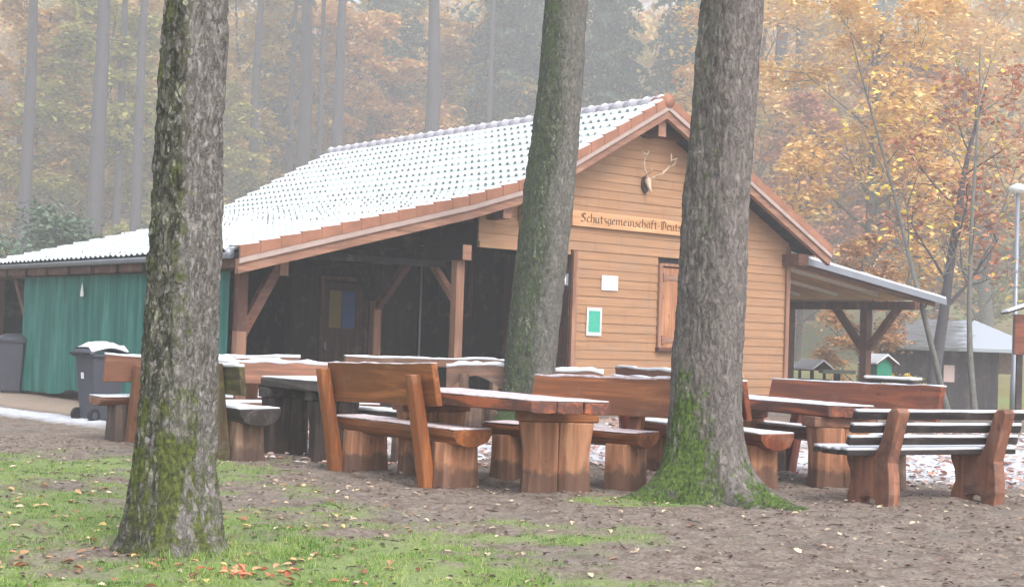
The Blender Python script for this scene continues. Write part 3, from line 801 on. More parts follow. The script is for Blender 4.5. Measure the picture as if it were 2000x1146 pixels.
# antler trophy
an = hut_thing('antler_trophy', 7.68, -.05, 3.88, 'deer skull with antlers on a dark shield above the sign', 'trophy')
g = G(); pf = [(0, -.02), (.08, .06), (.11, .2), (.08, .32), (0, .36), (-.08, .32), (-.11, .2), (-.08, .06)]
g.add([(a, .0, b) for a, b in pf] + [(a, .025, b) for a, b in pf], [tuple(range(8)), tuple(range(15, 7, -1))] + [(i, (i + 1) % 8, 8 + (i + 1) % 8, 8 + i) for i in range(8)])
g.build('shield', plain('dark_shield', srgb(64, 46, 42), .6), an)
bone = plain('weathered_bone', srgb(204, 180, 156), .6, .25, 12)
g = G(); g.tube([(0, -.16, .0), (0, -.12, .08), (0, -.08, .17), (0, -.05, .25), (0, -.03, .31)], [.018, .032, .055, .07, .04], 10); g.build('skull', bone, an, True)
for sx in (-1, 1):
    g = G(); q = lambda x, y, z: (sx * x, y, z)
    rr_ = .016
    tilt = 1.0 if sx < 0 else 1.0
    ox = .06 if sx < 0 else .16
    main = [q(.03, -.05, .28), q(ox + .02, -.1, .36), q(ox + .13, -.14, .48), q(ox + .16, -.16, .62), q(ox + .10, -.17, .75), q(ox + .05, -.18, .84)]
    if sx > 0: main = [q(.03, -.05, .28), q(.14, -.12, .33), q(.3, -.18, .42), q(.42, -.22, .56), q(.47, -.24, .7), q(.45, -.25, .84)]
    g.tube(main, [.022, .02, .018, .016, .014, .005], 8)
    g.tube([main[1], (main[1][0] + sx * .02, main[1][1] - .16, main[1][2] + .04), (main[1][0] + sx * .04, main[1][1] - .2, main[1][2] + .14)], [.013, .011, .004], 6)
    g.tube([main[3], (main[3][0] + sx * .09, main[3][1] - .08, main[3][2] + .06), (main[3][0] + sx * .11, main[3][1] - .1, main[3][2] + .14)], [.012, .01, .003], 6)
    g.tube([main[4], (main[4][0] + sx * .08, main[4][1] - .02, main[4][2] + .02), (main[4][0] + sx * .15, main[4][1] - .03, main[4][2] + .06)], [.013, .012, .004], 6)
    g.build('antler', bone, an, True)
an.scale = (.85, .85, .85)
# sawn log slice on the gable
ls = hut_thing('log_slice', 5.0, -.06, 3.02, 'pale upright log slice leaning on the gable boards left of the sign', 'log slice')
g = G(); pf = [(.10 * math.cos(a) * (1 + .15 * math.sin(3 * a)), .26 * math.sin(a)) for a in np.linspace(0, 2 * math.pi, 16, endpoint=False)]
n_ = 16
g.add([(a, -.02, .22 + b) for a, b in pf] + [(a, .02, .22 + b) for a, b in pf], [tuple(range(n_)), tuple(range(2 * n_ - 1, n_ - 1, -1))] + [(i, (i + 1) % n_, n_ + (i + 1) % n_, n_ + i) for i in range(n_)])
g.build('disc', wood('pale_slice_wood', srgb(206, 164, 116), srgb(176, 120, 76), 2, .7), ls)

# ------------------------------------------------------------------ furniture
def frame_of(A, B):
    """local frame of a bench: origin mid-way, x from A to B"""
    A = Vector((A[0], A[1], 0)); B = Vector((B[0], B[1], 0)); d = B - A
    return (A + B) / 2, math.atan2(d.y, d.x), d.length

SEAT = [(-.5, 0), (.5, 0), (.48, -.35), (.36, -.75), (.12, -1.0), (-.12, -1.0), (-.36, -.75), (-.48, -.35)]
def log_bench(label, A, B, front, mats, seat_z=.5, w_=.42, th=.15, back=None, posts=None, legs=(.28, .28), snow=.018, sm='snow', group=None, board_h=.34, seed=0,
              leg_w=.32, leg_t=.26, lean=.24, snow_top=.02, post_r=.065, skew=0.0, board_x=(0, 0), leg_mat=None, drop=(0, 0), wavy=.012, arch=False):
    """half log seat, two slab legs, optional leaning posts with a plank backrest. front = +1/-1: side (local y) the sitter faces"""
    o, rz, L = frame_of(A, B)
    T = thing('log_bench', (o.x, o.y, float(near_z(o.x, o.y)) * 0), label, 'bench', rz, group)
    mx, mz = mats
    h = L / 2
    g = G(); g.sweep([(a * w_, b * th) for a, b in SEAT], (-h, 0, seat_z + drop[0]), (h, skew, seat_z + drop[1]), (0, 1, 0), n=16, jit=.012, seed=seed)
    g.build('seat', MAT[mx], T, bevel=.008)
    if snow:
        g = G(); pf = [(-.5, 0.0), (.5, 0.0), (.49, .8), (.40, 1.0), (-.40, 1.0), (-.49, .8)]
        g.sweep([(a * w_ * .97, b * snow + .004) for a, b in pf], (-h + .01, 0, seat_z + drop[0] + .001), (h - .01, skew, seat_z + drop[1] + .001), (0, 1, 0), n=24, jit=.006, seed=seed + 1)
        g.build('snow_cover', MAT[sm], T, True)
    for k_, x_ in ((0, -h + legs[0]), (1, h - legs[1])):
        g = G(); w0 = leg_w; zt = seat_z - th * .75
        P = []
        for z_, ww, tt_ in ((-.08, w0 * 1.12, leg_t * 1.05), (.2, w0 * 1.03, leg_t), (zt, w0, leg_t)):
            P.append((z_, ww, tt_))
        V = []; F = []
        n_ = 10
        for z_, ww, tt_ in P:
            for j in range(n_):
                a = 2 * math.pi * (j + .5) / n_
                cx_, cy_ = math.cos(a), math.sin(a)
                sx_ = abs(cx_) ** .45 * (1 if cx_ > 0 else -1); sy_ = abs(cy_) ** .45 * (1 if cy_ > 0 else -1)
                jj = (float(vn(j * 1.3, z_ * 3, k_, seed)) - .5) * .02
                V.append((x_ + (tt_ / 2 + jj) * sx_, (ww / 2 + jj) * sy_, z_))
        for i in range(2):
            for j in range(n_): F.append((i * n_ + j, i * n_ + (j + 1) % n_, (i + 1) * n_ + (j + 1) % n_, (i + 1) * n_ + j))
        F += [tuple(range(n_ - 1, -1, -1)), tuple(2 * n_ + j for j in range(n_))]
        g.add(V, F)
        g.build('leg', MAT[leg_mat or 'pale_leg'], T, bevel=.01)
    if posts is not None:
        ztop, zb0, zb1 = back
        for x_ in posts:
            g = G()
            bx = x_ * L
            yb = -front * (w_ / 2 + .0); yt = -front * (w_ / 2 + lean)
            pr_ = [(-.06, -.05), (.06, -.05), (.07, 0), (.055, .055), (0, .075), (-.055, .055), (-.07, 0)]
            V = []; F = []; n_ = len(pr_); K = 8
            for i in range(K + 1):
                t = i / K; z_ = -.05 + (ztop + .05) * t; y_ = yb + (yt - yb) * t
                s_ = 1.12 - .2 * t
                for j, (a, b) in enumerate(pr_):
                    V.append((bx + a * s_ * post_r / .065, y_ - front * b * s_ * post_r / .065, z_))
            for i in range(K):
                for j in range(n_): F.append((i * n_ + j, i * n_ + (j + 1) % n_, (i + 1) * n_ + (j + 1) % n_, (i + 1) * n_ + j))
            F += [tuple(range(n_ - 1, -1, -1)), tuple(K * n_ + j for j in range(n_))]
            g.add(V, F); g.build('back_post', MAT[mz], T, bevel=.008)
    if back is not None:
        ztop, zb0, zb1 = back
        # plank backrest leaning like the posts, zb0/zb1 = height of its top at A and B
        g = G(); gs_ = G(); K = 26; V = []; F = []; topP = []
        sl = lean / max(ztop, .1)
        th_ = .065
        for i in range(K + 1):
            t = i / K; x_ = -h + board_x[0] + (L - board_x[0] + board_x[1]) * t
            zt = zb0 + (zb1 - zb0) * t + (float(vn(i * .38, 0, 0, seed + 3)) - .5) * 2 * wavy
            zl = zb0 + (zb1 - zb0) * t - board_h + (float(vn(i * .3, 5, 0, seed + 3)) - .5) * wavy
            if arch: zl = zt - board_h * (.42 + .58 * min(1, abs(t - arch) * 5.5) ** 1.5)
            yo = lambda z_: -front * (w_ / 2 - .075 + sl * z_ )
            loop = [(x_, yo(zl) + front * 0, zl), (x_, yo(zl) + front * th_, zl), (x_, yo(zt) + front * th_, zt), (x_, yo(zt), zt + .004)]
            V += loop; topP.append((x_, yo(zt) + front * th_ / 2, zt))
        for i in range(K):
            for j in range(4): F.append((i * 4 + j, i * 4 + (j + 1) % 4, (i + 1) * 4 + (j + 1) % 4, (i + 1) * 4 + j))
        F += [(3, 2, 1, 0), tuple(K * 4 + j for j in range(4))]
        g.add(V, F); b_ = g.build('backrest', MAT[mx], T, bevel=.01)
        if snow_top:
            V = []; F = []
            for i, (x_, y_, z_) in enumerate(topP):
                e = float(vn(i * .8, 1, 0, seed + 9)); hh = snow_top * (.55 + .9 * e); ww = th_ / 2 * (1.02 + .25 * e)
                V += [(x_, y_ - ww, z_ + .001 - .008 * e), (x_, y_ + ww, z_ + .001 - .008 * e), (x_, y_ + ww * .7, z_ + hh), (x_, y_ - ww * .7, z_ + hh)]
            for i in range(K):
                for j in range(4): F.append((i * 4 + j, i * 4 + (j + 1) % 4, (i + 1) * 4 + (j + 1) % 4, (i + 1) * 4 + j))
            F += [(3, 2, 1, 0), tuple(K * 4 + j for j in range(4))]
            gs_.add(V, F); gs_.build('snow_cap', MAT[sm], b_, True)
    return T

def slab_table(label, NL, NR, FL, FR, mats, top_z=.8, th=.1, legs=((.3, .5), (.8, .5)), snow=.014, sm='snow', leg_len=.6, leg_t=.3, leg_rz=0.0, seed=0, leg_mat='pale_leg', group=None, tilt=0.0):
    """heavy plank table; corners near-left, near-right, far-left, far-right on the plan"""
    c_ = [(NL[i] + NR[i] + FL[i] + FR[i]) / 4 for i in (0, 1)]
    T = thing('log_table', (c_[0], c_[1], 0), label, 'table', 0, group)
    mx, mc = mats
    loc = lambda p: Vector((p[0] - c_[0], p[1] - c_[1], 0))
    nl, nr, fl, fr = map(loc, (NL, NR, FL, FR))
    ax = ((nl + nr) - (fl + fr)).normalized()
    rzt = math.atan2(ax.y, ax.x)
    inv = Matrix.Rotation(-rzt, 4, 'Z')
    top = bpy.data.objects.new('t', None)
    g = G()
    n_pl = 3
    for k in range(n_pl):
        a, b = k / n_pl + .004, (k + 1) / n_pl - .004
        A0, A1 = fl.lerp(fr, a), fl.lerp(fr, b); B0, B1 = nl.lerp(nr, a), nl.lerp(nr, b)
        jn = (random.Random(seed + k).uniform(-.02, .02)); A0, A1, B0, B1 = [inv @ q for q in (A0, A1, B0, B1)]
        B0.x += jn; B1.x += jn
        cA, cB = (A0 + A1) / 2, (B0 + B1) / 2; sA_, sB_ = (A1 - A0), (B1 - B0)
        pf = [(-.5, 0), (.5, 0), (.5, -th), (.3, -th - .012), (-.3, -th - .012), (-.5, -th)]
        g.sweep(pf, (cA.x, cA.y, top_z), (cB.x, cB.y, top_z), sA_, sB_, n=14, jit=.006, seed=seed + k * 3)
    tp = g.build('tabletop', MAT[mx], T, bevel=.006); tp.rotation_euler = (0, 0, rzt)
    if snow:
        A0, A1, B0, B1 = [inv @ q for q in (fl, fr, nl, nr)]
        cA, cB = (A0 + A1) / 2, (B0 + B1) / 2
        g = G(); pf = [(-.5, 0.0), (.5, 0.0), (.495, .8), (.47, 1.0), (-.47, 1.0), (-.495, .8)]
        g.sweep([(a, b * snow + .002) for a, b in pf], (cA.x + .01, cA.y, top_z + .004), (cB.x - .01, cB.y, top_z + .004), (A1 - A0) * .985, (B1 - B0) * .985, n=26, jit=.005, seed=seed + 21)
        q = g.build('snow_cover', MAT[sm], T, True); q.rotation_euler = (0, 0, rzt)
    for k, (lx, ly, rz_) in enumerate(legs):
        p = Vector((lx - c_[0], ly - c_[1], 0))
        dx = Vector((math.cos(rz_), math.sin(rz_), 0)); dy = Vector((-dx.y, dx.x, 0))
        lg = G(); zt = top_z - th - .012 - .1
        for half in (0, 1):
            a0, a1 = (0, .526) if half == 0 else (.532, 1.0)
            V = []; F = []
            for z_, s_ in ((-.08, 1.04), (.15, 1.0), (zt * .6, 1.0), (zt, 1.12)):
                x0 = (a0 - .5) * leg_len * s_; x1 = (a1 - .5) * leg_len * s_
                t2 = leg_t / 2 * (1.0 + .02 * half)
                for (xx_, yy_) in ((x0, -t2 * .7), (x0 + (x1 - x0) * .2, -t2), (x0 + (x1 - x0) * .8, -t2 * 1.02), (x1, -t2 * .75), (x1, t2 * .75), (x0 + (x1 - x0) * .5, t2), (x0, t2 * .7)):
                    j = (float(vn(xx_ * 9, z_ * 4, k, seed)) - .5) * .02
                    V.append(dx * (xx_ + j) + dy * (yy_ + j) + Vector((0, 0, z_)))
            n_ = 7
            for i in range(3):
                for j in range(n_): F.append((i * n_ + j, i * n_ + (j + 1) % n_, (i + 1) * n_ + (j + 1) % n_, (i + 1) * n_ + j))
            F += [tuple(range(n_ - 1, -1, -1)), tuple(3 * n_ + j for j in range(n_))]
            lg.add(V, F)
        q = lg.build('leg', MAT[leg_mat], T, bevel=.01); q.location = p
        g = G()
        cw = leg_len * 1.22 / 2; c0 = dx * -cw; c1 = dx * cw
        z_ = top_z - th - .06
        g.bar(tuple(c0 + Vector((0, 0, z_))), tuple(c1 + Vector((0, 0, z_))), leg_t * .95, .1)
        q = g.build('crossbeam', MAT[mc], T, bevel=.012); q.location = p
    return T

# front sets
A39 = math.atan2(-.777, .63)
slab_table('reddish plank table with thin snow and a thick split log leg, in the middle front', (.19, 11.65), (.84, 11.80), (-1.13, 13.28), (-.45, 13.75), ('table_x', 'orange_x'),
           .79, .085, legs=((.42, 12.42, .06), (-.72, 13.5, .5)), leg_len=.58, leg_t=.26, seed=3, sm='snow_thin')
log_bench('orange brown bench seen from behind with two leaning round posts, nearest on the left', (-1.53, 13.83), (-.29, 12.32), 1, ('orange_x', 'orange_z'), .5, .42, .15,
          back=(.96, 1.015, 1.06), posts=(-.42, .32), board_h=.365, legs=(.30, .26), lean=.2, sm='snow_thin', snow=.012, snow_top=0.006, seed=5, leg_w=.40, board_x=(.12, -.16), wavy=.006)
log_bench('bright orange bench with snow edged wavy backrest between the two big trunks', (-.12, 13.62), (1.24, 12.64), -1, ('orange_x', 'orange_z'), .5, .42, .13,
          back=(.86, .94, .985), posts=(-.3, .3), board_h=.34, legs=(.2, .22), lean=.22, sm='snow_thin', snow=.012, snow_top=.018, seed=11, leg_w=.4, board_x=(.22, .35), leg_mat='pale_leg')
slab_table('snowy plank table behind the slatted bench at the right', (2.96, 13.25), (3.42, 13.4), (1.95, 14.95), (2.5, 15.3), ('table_x', 'brown_x'),
           .765, .09, legs=((3.12, 13.55, .25), (2.35, 14.85, .5)), leg_len=.52, leg_t=.3, seed=13)
log_bench('dark red bench half hidden by the mossy right trunk, back turned to it', (1.34, 14.95), (2.47, 13.12), 1, ('red_x', 'red_z'), .5, .42, .15,
          back=(.93, .95, .975), posts=(-.38, .40), board_h=.36, legs=(.3, .27), lean=.2, snow=.016, snow_top=.008, seed=17, leg_w=.36, board_x=(0, -.12), leg_mat='pale_leg')
log_bench('red brown bench with a broad plain backrest behind the slatted bench', (2.56, 15.2), (3.72, 13.28), -1, ('red_x', 'red_z'), .5, .42, .13,
          back=(.88, .955, .985), posts=(-.34, .30), board_h=.335, legs=(.3, .3), lean=.2, snow=.016, snow_top=.007, seed=19, leg_w=.36, board_x=(.0, .1), wavy=.005, leg_mat='grey_z')
# left set
MOSSY = log_bench('old mossy green bench right of the big left trunk', (-3.65, 15.55), (-2.42, 14.05), 1, ('moss_x', 'moss_z'), .52, .46, .17,
          back=(.96, .93, .93), posts=(-.36, .34), board_h=.27, legs=(.28, .3), lean=.12, snow=.018, snow_top=.035, seed=23, leg_w=.36, board_x=(0, .03), leg_mat='grey_z', post_r=.075)
for c_ in MOSSY.children:
    if c_.name.startswith('seat'): c_.data.materials[0] = MAT['dark_x']
slab_table('snow covered dark table between the mossy bench and the orange brown bench', (-1.8, 14.1), (-1.25, 14.55), (-2.62, 15.12), (-2.05, 15.6), ('dark_x', 'dark_x'),
           .8, .09, legs=((-2.35, 15.2, .6), (-1.78, 14.62, .5)), leg_len=.45, leg_t=.24, seed=29, leg_mat='dark_z')
log_bench('brown bench with plain snow topped backrest, far left behind the left trunk', (-4.62, 16.05), (-2.9, 17.3), 1, ('brown_x', 'brown_z'), .49, .42, .1,
          back=(.86, .965, .955), posts=(-.33, .33), board_h=.3, legs=(.3, .3), lean=.15, snow=.02, snow_top=.018, seed=31, leg_mat='dark_z')
log_bench('brown bench with thick snow on its long backrest behind the dark table', (-3.2, 16.0), (-1.55, 16.75), -1, ('brown_x', 'brown_z'), .48, .4, .1,
          back=(.84, .925, .925), posts=(-.35, .35), board_h=.24, legs=(.3, .3), lean=.12, snow=.02, snow_top=.04, seed=37, leg_mat='dark_z')
log_bench('low backless snowy log bench seen under the orange brown backrest', (-1.72, 15.1), (-.95, 14.75), 1, ('dark_x', 'dark_z'), .5, .34, .09, legs=(.12, .14), snow=.03, seed=41, leg_w=.26, leg_t=.16, leg_mat='grey_z')
log_bench('grey brown bench with an arched gap in its backrest in front of the porch', (-.75, 19.9), (1.2, 19.75), 1, ('grey_x', 'grey_z'), .45, .4, .1,
          back=(.8, .905, .875), posts=(-.42, .42), board_h=.34, legs=(.3, .3), lean=.1, snow=.02, snow_top=.05, seed=43, leg_mat='grey_z', arch=.18, wavy=.03, board_x=(-.1, .1))
log_bench('brown bench with a rough snow edged top just left of the mossy right trunk', (1.7, 20.3), (2.95, 17.2), 1, ('brown_x', 'brown_z'), .45, .4, .1,
          back=(.84, .93, .93), posts=(-.4, .4), board_h=.3, legs=(.3, .3), lean=.1, snow=.02, snow_top=.03, seed=47, leg_mat='grey_z', wavy=.02)
log_bench('long grey bench with thin snow along the front of the dark porch', (-2.45, 20.45), (-.2, 22.0), 1, ('grey_x', 'grey_z'), .45, .4, .1,
          back=(.86, .96, .96), posts=(-.42, .42), board_h=.12, legs=(.3, .3), lean=.1, snow=.02, snow_top=.03, seed=53, leg_mat='grey_z')
log_bench('grey bench with snow strip left of the porch in front of the tarpaulin', (-4.5, 19.2), (-3.05, 20.2), 1, ('grey_x', 'grey_z'), .45, .4, .1,
          back=(.86, .93, .93), posts=(-.42, .42), board_h=.12, legs=(.3, .3), lean=.1, snow=.02, snow_top=.03, seed=59, leg_mat='grey_z')
log_bench('snow covered plank bench far right below the green bird house', (6.3, 25.2), (7.0, 24.6), 1, ('dark_x', 'dark_z'), .80, .4, .06, legs=(.12, .12), snow=.05, seed=61, leg_w=.2, leg_t=.1, leg_mat='dark_z')

# slatted bench, left background: double planks
def plank_bench(A, B, label):
    o, rz, L = frame_of(A, B); T = thing('plank_bench', (o.x, o.y, 0), label, 'bench', rz)
    for y_ in (-.12, .12):
        g = G(); g.box((0, y_, .44), (L, .16, .045)); pk = g.build('plank', MAT['dark_x'], T)
        g = G(); g.sweep([(-.08, 0), (.08, 0), (.075, .028), (-.075, .028)], (-L / 2, y_, .464), (L / 2, y_, .464), n=12, jit=.004, seed=3); g.build('snow_cover', MAT['snow'], pk, True)
    for x_ in (-L / 2 + .25, L / 2 - .25):
        g = G(); g.box((x_, 0, .2), (.16, .38, .43)); g.build('leg', MAT['grey_z'], T, bevel=.01)
plank_bench((-4.0, 18.3), (-2.55, 18.6), 'low bench of two snowy planks behind the dark table')

# slatted bench, right front
def slatted_bench():
    ctr = Vector((3.68, 12.47, 0)); d = Vector((1.2, 0, 0))
    T = thing('slatted_bench', ctr, 'park bench with dark snowy slats between red brown shaped side pieces, front right', 'bench', R(27))
    half = d.length / 2
    # side outline in (y, z): sitter faces +y ; profile of the side piece
    pf = [(-.20, -.06), (-.225, .10), (-.215, .24), (-.195, .36), (-.25, .56), (-.32, .79), (-.29, .825), (-.215, .815), (-.175, .78), (-.12, .60), (-.06, .46), (.0, .415), (.10, .405), (.33, .405),
          (.325, .34), (.28, .26), (.265, .16), (.315, .05), (.32, -.06), (.16, -.06), (.14, .03), (.05, .055), (-.04, .045), (-.06, -.06)]
    n_ = len(pf)
    for sx in (-1, 1):
        g = G(); x0, x1 = sx * half - .06, sx * half + .06
        g.add([(x0, a, b) for a, b in pf] + [(x1, a, b) for a, b in pf], [tuple(range(n_)), tuple(range(2 * n_ - 1, n_ - 1, -1))] + [(i, (i + 1) % n_, n_ + (i + 1) % n_, n_ + i) for i in range(n_)])
        o = g.build('side_piece', MAT['side'], T, bevel=.012)
    Lh = half + .36
    for k, (y_, z_, tilt) in enumerate(((.0, .435, .05), (.12, .43, 0), (.24, .43, 0), (.35, .435, -.1))):
        g = G(); g.box((0, y_ + .01, z_), (2 * Lh, .105, .04), rx=tilt); s_ = g.build('seat_slat', MAT['slat'], T, bevel=.006)
        g = G(); g.sweep([(-.05, 0), (.05, 0), (.045, .022), (-.045, .022)], (-Lh + .01, y_ + .01, z_ + .021), (Lh - .01, y_ + .01, z_ + .021), n=22, jit=.004, seed=70 + k); g.build('snow_cover', MAT['snow'], s_, True)
    for k, z_ in enumerate((.535, .64, .755)):
        y_ = -.06 - (z_ - .535) * .34 + .02
        g = G(); g.box((.0, y_, z_), (2 * Lh, .05, .062), rx=.3); s_ = g.build('back_slat', MAT['slat'], T, bevel=.006)
        g = G(); g.sweep([(-.03, 0), (.03, 0), (.026, .024), (-.024, .026)], (-Lh + .01, y_ - .008, z_ + .028), (Lh - .01, y_ - .008, z_ + .028), n=22, jit=.004, seed=80 + k); g.build('snow_cover', MAT['snow'], s_, True)
slatted_bench()

# log stool
st = thing('log_stool', (-2.48, 16.9, 0), 'short dark log stool with a snow cap right of the dark table', 'stool')
g = G(); g.tube([(0, 0, -.05), (0, 0, .15), (0, 0, .4)], [.15, .13, .12], 12); g.build('log', MAT['dark_z'], st)
g = G(); g.tube([(0, 0, .4), (0, 0, .42), (0, 0, .45)], [.125, .12, .06], 12); g.build('snow_cap', MAT['snow'], st, True)

# ------------------------------------------------------------------ bins
MAT['bin'] = plain('dark_grey_plastic', srgb(72, 74, 84), .5, .18, 4, bump=.05)
MAT['bin_dark'] = plain('black_rubber', srgb(36, 36, 40), .6, .1, 4, bump=.05)
def wheelie_bin(loc, rz, label, h=.98, lid_open=0.0, snow=True, sticker=True):
    T = thing('wheelie_bin', loc, label, 'bin', rz)
    g = G(); w0, w1, d0, d1 = .20, .27, .21, .31
    g.hexa([(-w0, -d0, .03), (w0, -d0, .03), (w0, d0, .03), (-w0, d0, .03), (-w1, -d1, h), (w1, -d1, h), (w1, d1, h), (-w1, d1, h)])
    b = g.build('body', MAT['bin'], T, bevel=.03)
    g = G(); g.hexa([(-w1 - .03, -d1 - .03, h - .05), (w1 + .03, -d1 - .03, h - .05), (w1 + .03, d1 + .03, h - .05), (-w1 - .03, d1 + .03, h - .05),
                     (-w1 - .03, -d1 - .03, h), (w1 + .03, -d1 - .03, h), (w1 + .03, d1 + .03, h), (-w1 - .03, d1 + .03, h)])
    g.build('rim', MAT['bin'], b, bevel=.01)
    for sx in (-1, 1):
        g = G(); g.tube([(sx * (w0 + .0), d0 + .03, .1), (sx * (w0 + .06), d0 + .03, .1)], .1, 16); wh = g.build('wheel', MAT['bin_dark'], T)
        g = G(); g.tube([(sx * (w0 + .061), d0 + .03, .1), (sx * (w0 + .068), d0 + .03, .1)], .05, 12); g.build('hub', MAT['bin'], wh)
    g = G(); ns = 12; V = []; F = []
    for i in range(ns + 1):
        t = i / ns; y_ = d1 + .06 - (2 * d1 + .1) * t
        z_ = h + .02 + .07 * math.sin(math.pi * min(1, t * 1.1)) + lid_open * t
        for x_, dz in ((-w1 - .035, -.02), (-w1 * .6, .03), (w1 * .6, .03), (w1 + .035, -.02)): V.append((x_, y_, z_ + dz))
        for x_, dz in ((w1 + .03, -.04), (-w1 - .03, -.04)): V.append((x_, y_, z_ + dz))
    for i in range(ns):
        for j in range(6): F.append((i * 6 + j, i * 6 + (j + 1) % 6, (i + 1) * 6 + (j + 1) % 6, (i + 1) * 6 + j))
    F += [(5, 4, 3, 2, 1, 0), tuple(ns * 6 + j for j in range(6))]
    g.add(V, F); ld = g.build('lid', MAT['bin'], T, True)
    g = G(); g.bar((-w1, d1 + .08, h + .0), (w1, d1 + .08, h + .0), .035, .035); g.build('handle', MAT['bin_dark'], T, bevel=.01)
    if snow:
        g = G(); V = []; F = []
        for i in range(ns + 1):
            t = i / ns; y_ = d1 + .03 - (2 * d1 + .04) * t
            z_ = h + .02 + .07 * math.sin(math.pi * min(1, t * 1.1)) + lid_open * t
            e = .015 * float(vn(i, 3, 0, 5))
            for x_, dz in ((-w1 - .03, -.015), (-w1 * .6, .06 + e), (w1 * .6, .055 + e), (w1 + .03, -.015)): V.append((x_, y_, z_ + dz))
        for i in range(ns):
            for j in range(3): F.append((i * 4 + j, i * 4 + (j + 1) % 4, (i + 1) * 4 + (j + 1) % 4, (i + 1) * 4 + j))
        g.add(V, F); g.build('snow_cover', MAT['snow'], ld, True)
    if sticker:
        g = G(); g.box((.06, d0 + .072, .66), (.07, .006, .09), rx=-.105); g.build('sticker', MAT['white'], b)
    return T
wheelie_bin((-5.5, 19.3, 0), R(140), 'dark grey wheelie bin with a snow covered lid in front of the tarpaulin', lid_open=.03).scale = (.84, .84, .93)
wheelie_bin((-9.1, 26.3, 0), R(10), 'dark wheelie bin standing at the far end of the tarpaulin', h=1.02, snow=False, sticker=False).scale = (.85, .85, .95)

# ------------------------------------------------------------------ far sheds, signs, bird houses, lamp
MAT['shedwall'] = wood('shed_boards', srgb(74, 62, 66), srgb(50, 44, 50), 2, .8)
def far_shed():
    T = thing('shed', (14.0, 46.0, -.6), 'dark far shed with a mossy grey roof partly white with snow, behind the bird houses', 'shed', R(-14))
    w_, d_, he, hr = 4.9, 3.6, 2.05, 2.95
    g = G(); g.box((-.35, 0, he / 2), (w_ - 1.3, d_ - .4, he)); wl_ = g.build('wall', MAT['shedwall'], T)
    # hipped roof
    ov = .35
    B = [(-w_ / 2 - ov, -d_ / 2 - ov, he), (w_ / 2 + ov, -d_ / 2 - ov, he), (w_ / 2 + ov, d_ / 2 + ov, he), (-w_ / 2 - ov, d_ / 2 + ov, he)]
    Rg = [(-w_ / 2 + 1.6, 0, hr), (w_ / 2 - 1.6, 0, hr)]
    g = G(); g.add(B + Rg + [(x, y, z - .1) for x, y, z in B], [(0, 1, 5, 4), (1, 2, 5), (2, 3, 4, 5), (3, 0, 4), (9, 8, 7, 6), (0, 6, 7, 1), (1, 7, 8, 2), (2, 8, 9, 3), (3, 9, 6, 0)])
    m = NM('shed_roofing', .8, .3)
    x_ = m.sep(m.obj())[0]
    n = m.noise(m.mapp((1, 2, 4)), 2.2, 5, .65)
    c = m.ramp(n, [(.3, srgb(74, 84, 70)), (.55, srgb(108, 108, 112)), (.75, srgb(122, 122, 130))])
    c = m.mix(m.step(m.math('ADD', x_, m.math('MULTIPLY', n, 1.4)), .9, 1.5), c, srgb(160, 166, 174))
    m.color(c)
    rf = g.build('roof', m.m, T)
    g = G()
    for x, y in ((w_ / 2 - .1, -d_ / 2 + .1), (w_ / 2 - .1, d_ / 2 - .1)):
        g = G(); g.box((x, y, he / 2), (.14, .14, he)); g.build('post', MAT['hutdark'], T)
    g = G(); g.box((w_ / 2 - .75, d_ / 2 - .3, 1.6), (1.1, .05, .7)); g.build('back_boarding', plain('pale_boarding', srgb(168, 142, 134), .7, .3, 12), T)
    g = G(); g.box((-.0, -d_ / 2 + .19, 1.25), (.32, .02, .52)); g.build('notice_sheet', plain('pale_notice', srgb(206, 182, 180), .6, .2, 16), T)
far_shed()
def left_shed():
    T = thing('shed', (-12.4, 31.0, 0), 'small dark shed with a pale rake board beyond the left end of the tarpaulin', 'shed', R(20))
    g = G(); g.hexa([(-2.4, 0, 0), (2.6, 0, 0), (2.6, 2, 0), (-2.4, 2, 0), (-2.4, 0, 1.2), (2.6, 0, 2.15), (2.6, 2, 2.15), (-2.4, 2, 1.2)]); g.build('wall', MAT['shedwall'], T)
    g = G(); g.hexa([(-2.7, -.3, 1.22), (2.7, -.3, 2.24), (2.7, 2.2, 2.24), (-2.7, 2.2, 1.22), (-2.7, -.3, 1.3), (2.7, -.3, 2.32), (2.7, 2.2, 2.32), (-2.7, 2.2, 1.3)]); g.build('roof', MAT['zinc'], T)
    g = G(); g.hexa([(-2.7, -.34, 1.14), (2.7, -.34, 2.16), (2.7, -.303, 2.16), (-2.7, -.303, 1.14), (-2.7, -.34, 1.32), (2.7, -.34, 2.34), (2.7, -.303, 2.34), (-2.7, -.303, 1.32)]); g.build('rake_board', MAT['timber_x'], T)
left_shed()
